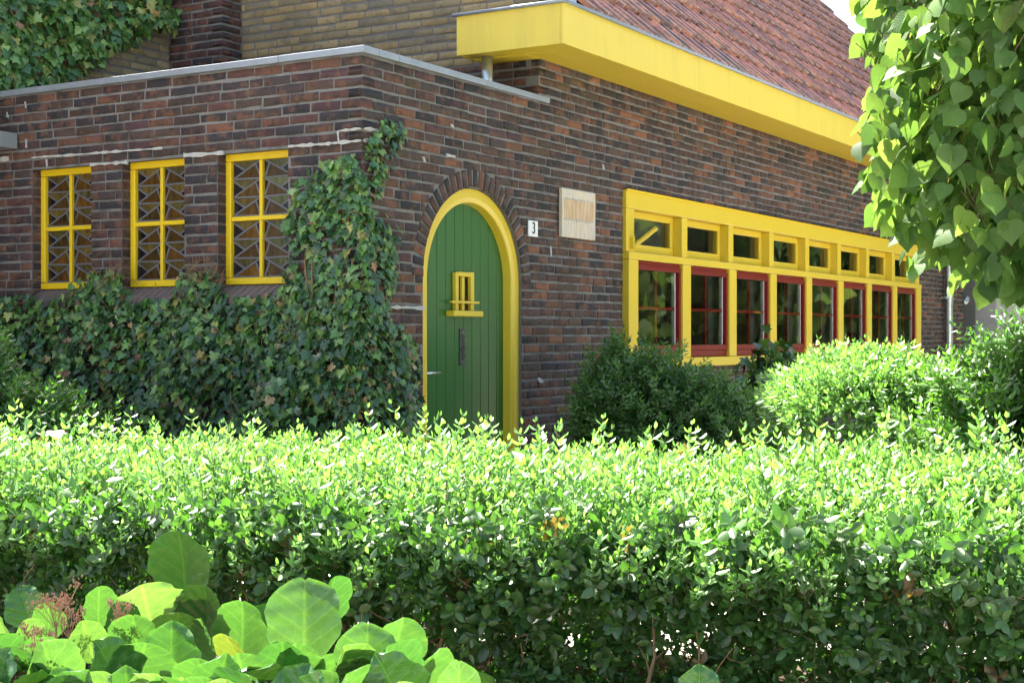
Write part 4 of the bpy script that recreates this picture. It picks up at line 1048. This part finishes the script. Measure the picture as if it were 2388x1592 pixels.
# larger dull leaves between the two hedges under the band
cl = thing('climbing_shrub', tuple(pxd(1810, 1000, 10) * np.array([1, 1, 0])), 'dark broad-leaved shrub between the dark bush and the sunlit hedge', 'shrub')
Pc, Nc = ell(pxd(1800, 950, 9.8), (.30, .3, .42))(520)
Mc = frames(np.stack([rng.normal(0, .5, 520), rng.normal(0, .5, 520), -np.ones(520)], 1), Nc + np.array([0, 0, .4]), .085 * rng.uniform(.6, 1.3, 520))
scatter(ALLIV, rng.integers(0, 16, 520), Mc, Pc, np.clip(rng.normal(1, .15, (520, 1)), .6, 1.4) * np.array([[1.1, 1.0, .8]]), 'ivy_leaf', cl, 'leaf', 'foliage', nmax=120, cell=14)
branches(cl, [(wig((Pc[:, 0].mean(), Pc[:, 1].mean(), 0), Pc[i], 4, .05, rr), .008, .002) for i in range(12)])

# --- lime tree at the right
def lime_tpl(r, c):
    half = [(0, .03), (.12, -.06), (.30, -.05), (.46, .10), (.50, .30), (.44, .52), (.28, .74), (.12, .92), (0, 1.10)]
    asym = r.uniform(.86, 1.12); cur = r.uniform(-.25, .30); tw = r.uniform(-.2, .2)
    spine = [(0, .03), (0, .30), (0, .60), (0, .85), (0, 1.10)]
    def zf(x, y): return -.35 * abs(x) ** 1.5 * cur * 2 - .22 * (y - .3) ** 2 + tw * x * y
    V = [(0, .03, 0), (0, .35, zf(0, .35)), (0, .70, zf(0, .7)), (0, 1.10, zf(0, 1.1))]
    for sg in (-1, 1):
        for (x, y) in half[1:-1]: V.append((sg * 1.14 * x * (asym if sg > 0 else 1 / asym), y, zf(x, y) + r.uniform(-.02, .02)))
    f3, f4 = [], []
    for s0 in (4, 11):
        q = [(0, s0, s0 + 1), (0, s0 + 1, s0 + 2), (0, s0 + 2, 1), (1, s0 + 2, s0 + 3), (1, s0 + 3, s0 + 4), (1, s0 + 4, 2), (2, s0 + 4, s0 + 5), (2, s0 + 5, s0 + 6), (2, s0 + 6, 3)]
        f3 += q if s0 == 11 else [(a, c_, b) for a, b, c_ in q]
    V = np.array(V); return Tpl(V, [f3], np.tile(np.array(c) * r.uniform(.85, 1.15), (len(V), 1)), np.c_[V[:, :2], np.zeros(len(V))])
LM = [lime_tpl(ri, ri.choices([(.085, .170, .048), (.115, .205, .060), (.065, .140, .045), (.16, .255, .075), (.28, .27, .07)], [4, 4, 2.5, 3, .3])[0]) for _ in range(18)]
def lime(name, label, cl_, rd, n, base, ns=300, lean=0, seed=1, fruit=False, lw=.082):
    o_ = thing(name, (base[0], base[1], 0), label, 'tree')
    U = rng.normal(0, 1, (n, 3)); U /= np.linalg.norm(U, axis=1, keepdims=True)
    e = 2.7; k_ = (np.abs(U) ** e).sum(1) ** (-1 / e); rad_ = 1 - np.abs(rng.normal(0, .24, n)); rad_ = np.clip(rad_, .1, 1.06)
    lump = 1 + .035 * np.sin(U[:, 2] * 9 + seed) + .03 * np.sin(U[:, 0] * 11 + U[:, 2] * 14) + .03 * np.sin(U[:, 1] * 10 + U[:, 2] * 21)
    Q = U * (k_ * rad_ * lump)[:, None] * np.array(rd)
    P_ = LDv(cl_[0] + Q[:, 0], cl_[1] + Q[:, 1], cl_[2] + Q[:, 2])
    out = LDv(Q[:, 0], Q[:, 1], Q[:, 2]) - np.append(CAM, 0); out /= np.linalg.norm(out, axis=1, keepdims=True) + 1e-9
    N = out * .6 + rng.normal(0, .7, (n, 3)) + np.array([0, 0, .55]); tip = np.stack([rng.normal(0, .6, n), rng.normal(0, .6, n), -np.ones(n) + rng.normal(0, .25, n)], 1) + out * .5
    M_ = frames(tip, N, lw * rng.uniform(.5, 1.35, n))
    return o_, P_, M_
base = LD(3.4, 5.9, 0)
lt_, P, M = lime('lime_tree', 'lime tree with large heart-shaped leaves hanging into the picture at right', (3.36, 5.75, 3.32), (2.02, 1.45, 1.98), 60000, base, lw=.077)
px, py, dep = proj(P)
# thin the part that lies outside the picture
keep = ((px > 1880) & (px < 2560) & (py > -120)) | (rng.random(len(P)) < .16)
P, M = P[keep], M[keep]; n = len(P)
I = rng.integers(0, 18, n)
scatter(LM, I, M, P, np.clip(rng.normal(1, .14, (n, 1)), .65, 1.4) * np.ones((1, 3)), 'lime_leaf', lt_, 'leaf', 'foliage', cell=24)
mb = MB(); bv = Vector(base); crown = Vector(LD(3.4, 5.75, 3.3))
mb.tube([bv, bv + Vector((0, 0, 1.4)), crown, crown + Vector((0, 0, 1.4))], .13, 12, .04).build('trunk', 'bark', lt_, smooth=True)
segs = []
for q in range(70):
    s0 = bv + Vector((0, 0, rr.uniform(1.5, 4.3))); e0 = Vector(P[rr.randrange(n)]); segs.append((wig(s0, e0, 6, .09, rr), .018, .003))
vis = np.where((px[keep] > 1950) & (px[keep] < 2400) & (py[keep] > -40) & (py[keep] < 760))[0]
for q in range(46):
    e0 = P[vis[rr.randrange(len(vis))]]; s0 = np.array(bv) * .45 + np.append(e0[:2], 0) * .55; s0[2] = e0[2] + rr.uniform(.1, .5); segs.append((wig(s0, e0, 6, .05, rr), .0075, .002))
for q in range(420):
    i = int(vis[rr.randrange(len(vis))]) if q % 2 else rr.randrange(n); a = P[i]; segs.append((wig(a + np.array([rr.uniform(-.12, .12), rr.uniform(-.12, .12), rr.uniform(.08, .22)]), a, 3, .015, rr), .0022, .0012))
branches(lt_, segs, 'bark', n=5)

# --- trees out to the right and left, seen mirrored in the glass
for (x, y, h, rw, nm) in ((13.0, -6.6, 6.5, 2.5, 'nearest'), (18.0, -5.9, 7.0, 2.6, 'second'), (24.0, -5.2, 7.5, 2.9, 'third'), (31.5, -5.0, 8.0, 3.3, 'farthest')):
    tr_ = thing('street_tree', (x, y, 0), 'broad green street tree mirrored in the window band, %s from the house corner' % nm, 'tree', 'street trees mirrored in the windows')
    n = 5200; U = rng.normal(0, 1, (n, 3)); U /= np.linalg.norm(U, axis=1, keepdims=True); rd_ = np.clip(1 - np.abs(rng.normal(0, .28, n)), .1, 1)
    lump = 1 + .18 * np.sin(U[:, 0] * 5 + x) * np.sin(U[:, 2] * 6) + .1 * np.sin(U[:, 1] * 9)
    P = np.array([x, y, h * .52]) + U * (rd_ * lump)[:, None] * np.array([rw, rw, h * .47])
    N = U + rng.normal(0, .6, (n, 3)) + np.array([0, 0, .4]); tip = rng.normal(0, .6, (n, 3)) + np.array([0, 0, -1])
    M = frames(tip, N, .26 * rng.uniform(.6, 1.3, n))
    merged('crown', LM, rng.integers(0, 18, n), M, P, np.clip(rng.normal(.9, .14, (n, 1)), .6, 1.3) * np.ones((1, 3)), 'lime_leaf', tr_)
    MB().tube([(x, y, 0), (x, y, h * .3), (x + .2, y, h * .7)], .18, 10, .06).build('trunk', 'bark', tr_, smooth=True)

# --- large-leaved bergenia clumps in front of the hedge
def berg_tpl(r, c):
    nu, nv_ = 11, 15; V, uv, C = [], [], []
    ru, fold, cup, wav = r.uniform(.80, 1.02), r.uniform(.12, .65), r.uniform(-.7, .5), r.uniform(.025, .06); ph = r.uniform(0, 6); tw = r.uniform(-.25, .25); notch = r.uniform(0, .06)
    for j in range(nv_):
        t_ = j / (nv_ - 1); v_ = math.sin(t_ * math.pi / 2) ** 1.0 if t_ > 0 else 0
        v_ = 1 - (1 - t_) ** 1.7
        if v_ < .55: prof_ = .045 + .455 * math.sin(v_ / .55 * math.pi / 2) ** 1.25
        else: prof_ = .5 * math.sqrt(max(0, 1 - ((v_ - .55) / .455) ** 2.3))
        prof_ *= ru
        jl = 1 + .07 * math.sin(v_ * 7 + ph) + .04 * math.sin(v_ * 17 + 2 * ph); jr = 1 + .07 * math.sin(v_ * 6 + 3 * ph) + .04 * math.sin(v_ * 15 + ph)
        for i in range(nu):
            u = (i / (nu - 1)) * 2 - 1; x = u * prof_ * (jl if u < 0 else jr); edge = abs(u) ** 3; tipw = max(0, v_ - .8) * 4
            y = v_ - notch * tipw * (1 - abs(u)) ** 2
            z = fold * abs(x) * 1.2 - cup * (y - .2) ** 2 + (edge + tipw * .4) * wav * math.sin(v_ * 24 + ph + u * 2) + .010 * math.sin(v_ * 30 + abs(u) * 3) + tw * x * y
            V.append((x + .010 * math.sin(v_ * 60 + ph) * edge, y, z)); uv.append((x, y, 0))
            C.append(np.array(c) * (1.0 if edge < .85 else 1.15))
    f = [(j * nu + i, j * nu + i + 1, (j + 1) * nu + i + 1, (j + 1) * nu + i) for j in range(nv_ - 1) for i in range(nu - 1)]
    return Tpl(V, [f], C, uv)
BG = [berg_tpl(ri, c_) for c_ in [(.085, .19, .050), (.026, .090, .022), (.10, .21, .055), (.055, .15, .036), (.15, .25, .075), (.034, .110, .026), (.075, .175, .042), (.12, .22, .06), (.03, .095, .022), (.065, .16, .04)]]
BG.append(berg_tpl(ri, (.16, .20, .035)))
BM = [mesh_np('leaf', t.V, t.f, 'bergenia_leaf_shaded' if k in (1, 5, 8) else 'bergenia_leaf', t.col, t.luv, True) for k, t in enumerate(BG)]  # the darkest greens carry tree shade in their colour and material
# (centre x, top y, bottom y, width, depth, sideways lean, backward tilt, turn)
BL = [(440, 1238, 1425, 132, 4.02, .02, .18, .0, 1), (345, 1350, 1460, 150, 3.84, -.12, .35, .2, 4), (505, 1362, 1530, 112, 3.86, .18, .15, -.2, 1), (580, 1400, 1560, 112, 3.78, .1, .2, .1, 0), (712, 1374, 1560, 165, 3.70, -.02, .10, .0, 2),
      (770, 1345, 1480, 60, 3.86, .1, .2, .9, 3), (430, 1405, 1530, 110, 3.76, .12, .3, .2, 1), (330, 1432, 1600, 118, 3.62, .0, .2, .0, 0), (410, 1462, 1615, 128, 3.52, .05, .2, -.1, 3), (240, 1365, 1470, 60, 3.74, .05, .25, .5, 0),
      (60, 1375, 1470, 90, 3.88, -.25, .2, .2, 1), (125, 1402, 1500, 66, 3.70, .05, .2, .2, 3), (165, 1470, 1640, 138, 3.46, .22, .35, .1, 0), (30, 1500, 1640, 150, 3.40, -.2, .6, .0, 4), (215, 1435, 1540, 80, 3.62, -.1, .5, .3, 2),
      (560, 1468, 1610, 80, 3.50, -.12, .2, .5, 10), (670, 1490, 1660, 122, 3.42, .05, .25, .1, 3), (860, 1472, 1630, 138, 3.44, .02, .25, .0, 2), (935, 1435, 1600, 108, 3.62, .15, .2, .3, 0), (800, 1490, 1600, 70, 3.54, -.2, .35, .4, 10),
      (460, 1540, 1680, 160, 3.30, .05, .7, .0, 4), (540, 1530, 1640, 110, 3.40, .25, .55, .2, 2), (165, 1555, 1690, 105, 3.24, -.05, .4, .1, 3), (840, 1555, 1680, 88, 3.30, -.2, .6, .2, 4), (930, 1545, 1660, 70, 3.36, .2, .45, .3, 4),
      (1090, 1535, 1650, 92, 3.52, .1, .3, .1, 1), (1160, 1552, 1650, 80, 3.60, .4, .45, .2, 1), (1010, 1500, 1640, 60, 3.56, .3, .2, .9, 3), (1195, 1582, 1680, 90, 3.36, .1, .8, .1, 2), (1625, 1566, 1690, 110, 3.46, .0, .35, .0, 1), (1985, 1580, 1660, 60, 3.40, .3, .6, .4, 4),
      (75, 1440, 1530, 60, 3.62, -.15, .3, .5, 2), (15, 1420, 1520, 60, 3.66, -.2, .3, .4, 2), (100, 1520, 1620, 80, 3.36, .0, .5, .4, 4), (270, 1520, 1640, 80, 3.44, .2, .4, .3, 4), (310, 1560, 1700, 120, 3.24, .0, .35, .0, 3), (390, 1480, 1580, 70, 3.60, -.2, .5, .5, 2), (640, 1560, 1680, 90, 3.26, -.1, .6, .2, 4), (745, 1520, 1640, 60, 3.44, .1, .3, .9, 0), (500, 1440, 1560, 60, 3.70, -.1, .2, .8, 0), (620, 1420, 1560, 80, 3.82, .2, .25, .4, 1), (290, 1400, 1520, 70, 3.78, -.15, .3, .4, 3)]
rf = random.Random(17)
for q in range(46):
    xq = rf.uniform(-60, 1180) * (.55 + .45 * rf.random()) ; yq = rf.uniform(1475, 1580) + max(0, xq - 900) * .12
    BL.append((xq, yq, yq + rf.uniform(110, 170), rf.uniform(85, 150), 3.88 - (yq - 1400) * .0042 - rf.uniform(0, .12), rf.uniform(-.35, .35), rf.uniform(.15, .75), rf.uniform(0, .8), rf.choice([0, 1, 1, 2, 3, 3, 4])))
groups = [[], [], [], [], []]
for L_ in BL: groups[0 if L_[0] < 200 else 1 if L_[0] < 470 else 2 if L_[0] < 800 else 3 if L_[0] < 1300 else 4].append(L_)
blabels = ['bergenia clump with broad leaves in the bottom left corner', 'bergenia clump with the tallest dark leaf against the hedge', 'bergenia clump with the large backlit pale leaf right of the tallest one', 'bergenia clump at the right end of the broad-leaved row', 'low bergenia leaves peeping in below the hedge, alone at bottom right']
rbg = random.Random(5)
for gi, gl_ in enumerate(groups):
    cen_ = np.mean([LD((l[0] - 1194) / F * l[4], l[4], 0) for l in gl_], 0)
    bo = thing('bergenia_plant', tuple(cen_), blabels[gi], 'plant', 'bergenia plants in front of the hedge')
    st = MB()
    for (x, y0, y1, wpx, dp, lean, tilt, turn, ti) in gl_:
        basep = LD((x - lean * (y1 - y0) - 1194) / F * dp, dp - .02, CZ - (y1 - HY) / F * dp)
        ln = (y1 - y0) / F * dp / math.cos(tilt) * 1.14; wd_ = wpx / F * dp * 1.28
        tip = np.array([RD[0], RD[1], 0]) * lean + np.array([0, 0, 1]) * math.cos(tilt) + np.append(VD, 0) * (-math.sin(tilt)); tip /= np.linalg.norm(tip)
        nr = -np.append(VD, 0) * math.cos(turn) + np.array([RD[0], RD[1], 0]) * math.sin(turn) * rbg.choice([-1, 1]) + np.array([0, 0, .25]); 
        xx = np.cross(tip, nr); xx /= np.linalg.norm(xx); zz = np.cross(xx, tip)
        m4 = Matrix.Identity(4); ws = wd_ / max(.35, math.cos(turn))
        for a in range(3): m4[a][0] = xx[a] * ws; m4[a][1] = tip[a] * ln; m4[a][2] = zz[a] * min(ln, ws); m4[a][3] = basep[a]
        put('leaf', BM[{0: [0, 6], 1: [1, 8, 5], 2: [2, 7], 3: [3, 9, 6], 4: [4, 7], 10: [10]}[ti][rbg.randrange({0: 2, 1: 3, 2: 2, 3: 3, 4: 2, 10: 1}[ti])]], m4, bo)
        foot = cen_ * .7 + np.array([basep[0], basep[1], 0]) * .3; foot[2] = .1
        st.tube([tuple(foot), tuple((foot + basep) / 2 + np.array([0, 0, .06])), tuple(basep), tuple(basep + tip * ln * .1)], .009, 6, .006)
    st.build('stalk', 'pale_leaf' if False else 'green_paint', bo, smooth=True)
# dried flower heads
for gi, (x, y, dp, h) in ((0, (130, 1395, 3.62, 70)), (0, (95, 1490, 3.44, 50)), (1, (290, 1430, 3.58, 42)), (0, (30, 1560, 3.26, 60)), (0, (90, 1545, 3.28, 80)), (2, (540, 1565, 3.38, 46)), (1, (160, 1430, 3.6, 60))):
    mb = MB(); ctr = LD((x - 1194) / F * dp, dp, CZ - (y - HY) / F * dp); R_ = h / F * dp
    subs = [np.array([rbg.uniform(-.6, .6), rbg.uniform(-.6, .6), rbg.uniform(-.5, .6)]) for _ in range(8)]
    for q in range(230):
        d = (subs[q % 8] + np.array([rbg.gauss(0, .13), rbg.gauss(0, .13), rbg.gauss(0, .13)])) * R_; p = ctr + d; s1 = rbg.uniform(.0014, .0034)
        mb.add([p + np.array(v_) * s1 for v_ in ((1, 0, 0), (-1, 0, 0), (0, 1, 0), (0, -1, 0), (0, 0, 1.5), (0, 0, -1.5))], [(0, 2, 4), (2, 1, 4), (1, 3, 4), (3, 0, 4), (2, 0, 5), (1, 2, 5), (3, 1, 5), (0, 3, 5)])
        if q < 8: mb.tube([tuple(p), tuple(ctr - np.array([0, 0, R_]))], .0011, 3)
    mb.tube([tuple(ctr - np.array([0, 0, R_ * .8])), tuple(ctr - np.array([0, 0, R_ + .3]))], .003, 5)
    bo = [o for o in bpy.data.objects if o.get('label') == blabels[gi]][0]
    mb.build('flower_head', 'dead_flower', bo)
# raised soil bed under them
mb = MB(); nx, ny = 44, 16
for i in range(nx + 1):
    for j in range(ny + 1):
        la = -3.5 + 6.6 * i / nx; dpp = 2.7 + (hf(la) + HW + .1 - 2.7) * j / ny; p = LD(la, dpp, .02 + .16 * max(0, math.sin(math.pi * min(1, j / ny * 2))) * max(0, math.sin(math.pi * i / nx)) ** .5 + rr.uniform(0, .02)); mb.v.append(tuple(p))
for i in range(nx):
    for j in range(ny): mb.f.append((i * (ny + 1) + j, (i + 1) * (ny + 1) + j, (i + 1) * (ny + 1) + j + 1, i * (ny + 1) + j + 1))
mb.build('soil_bed', 'soil', kind='structure', smooth=True)
# pale maple-like sprig standing out of the hedge
sp_ = thing('maple_seedling', tuple(pxd(135, 1060, 6.3) * np.array([1, 1, 0])), 'pale cream-leaved seedling poking out of the hedge top at left', 'seedling')
MP = ivy_tpl(ri, (.62, .56, .36)); mpm = mesh_np('leaf', MP.V, MP.f, 'pale_leaf', MP.col, MP.luv)
for (x, y, s1, tl) in ((128, 1003, .085, .2), (175, 1040, .10, .5), (105, 1035, .06, .4), (150, 1062, .09, .3), (200, 1058, .10, .7), (225, 1050, .07, .9), (90, 1060, .05, .2)):
    p = pxd(x, y, 6.25); tip = np.array([RD[0] * rr.uniform(-1, 1), RD[1] * rr.uniform(-1, 1), -.3]) - np.append(VD, 0) * .6; N = np.array([0, 0, 1.]) - np.append(VD, 0) * tl
    Mx = frames(tip[None], N[None], np.array([s1]))[0]; m4 = Matrix.Identity(4)
    for a in range(3):
        for b in range(3): m4[a][b] = Mx[a, b]
        m4[a][3] = p[a]
    put('leaf', mpm, m4, sp_)
b0 = pxd(140, 1130, 6.3)
MB().tube([(b0[0], b0[1], .05), tuple(b0), tuple(pxd(132, 1000, 6.27))], .006, 6, .002).build('stem', 'twig', sp_)
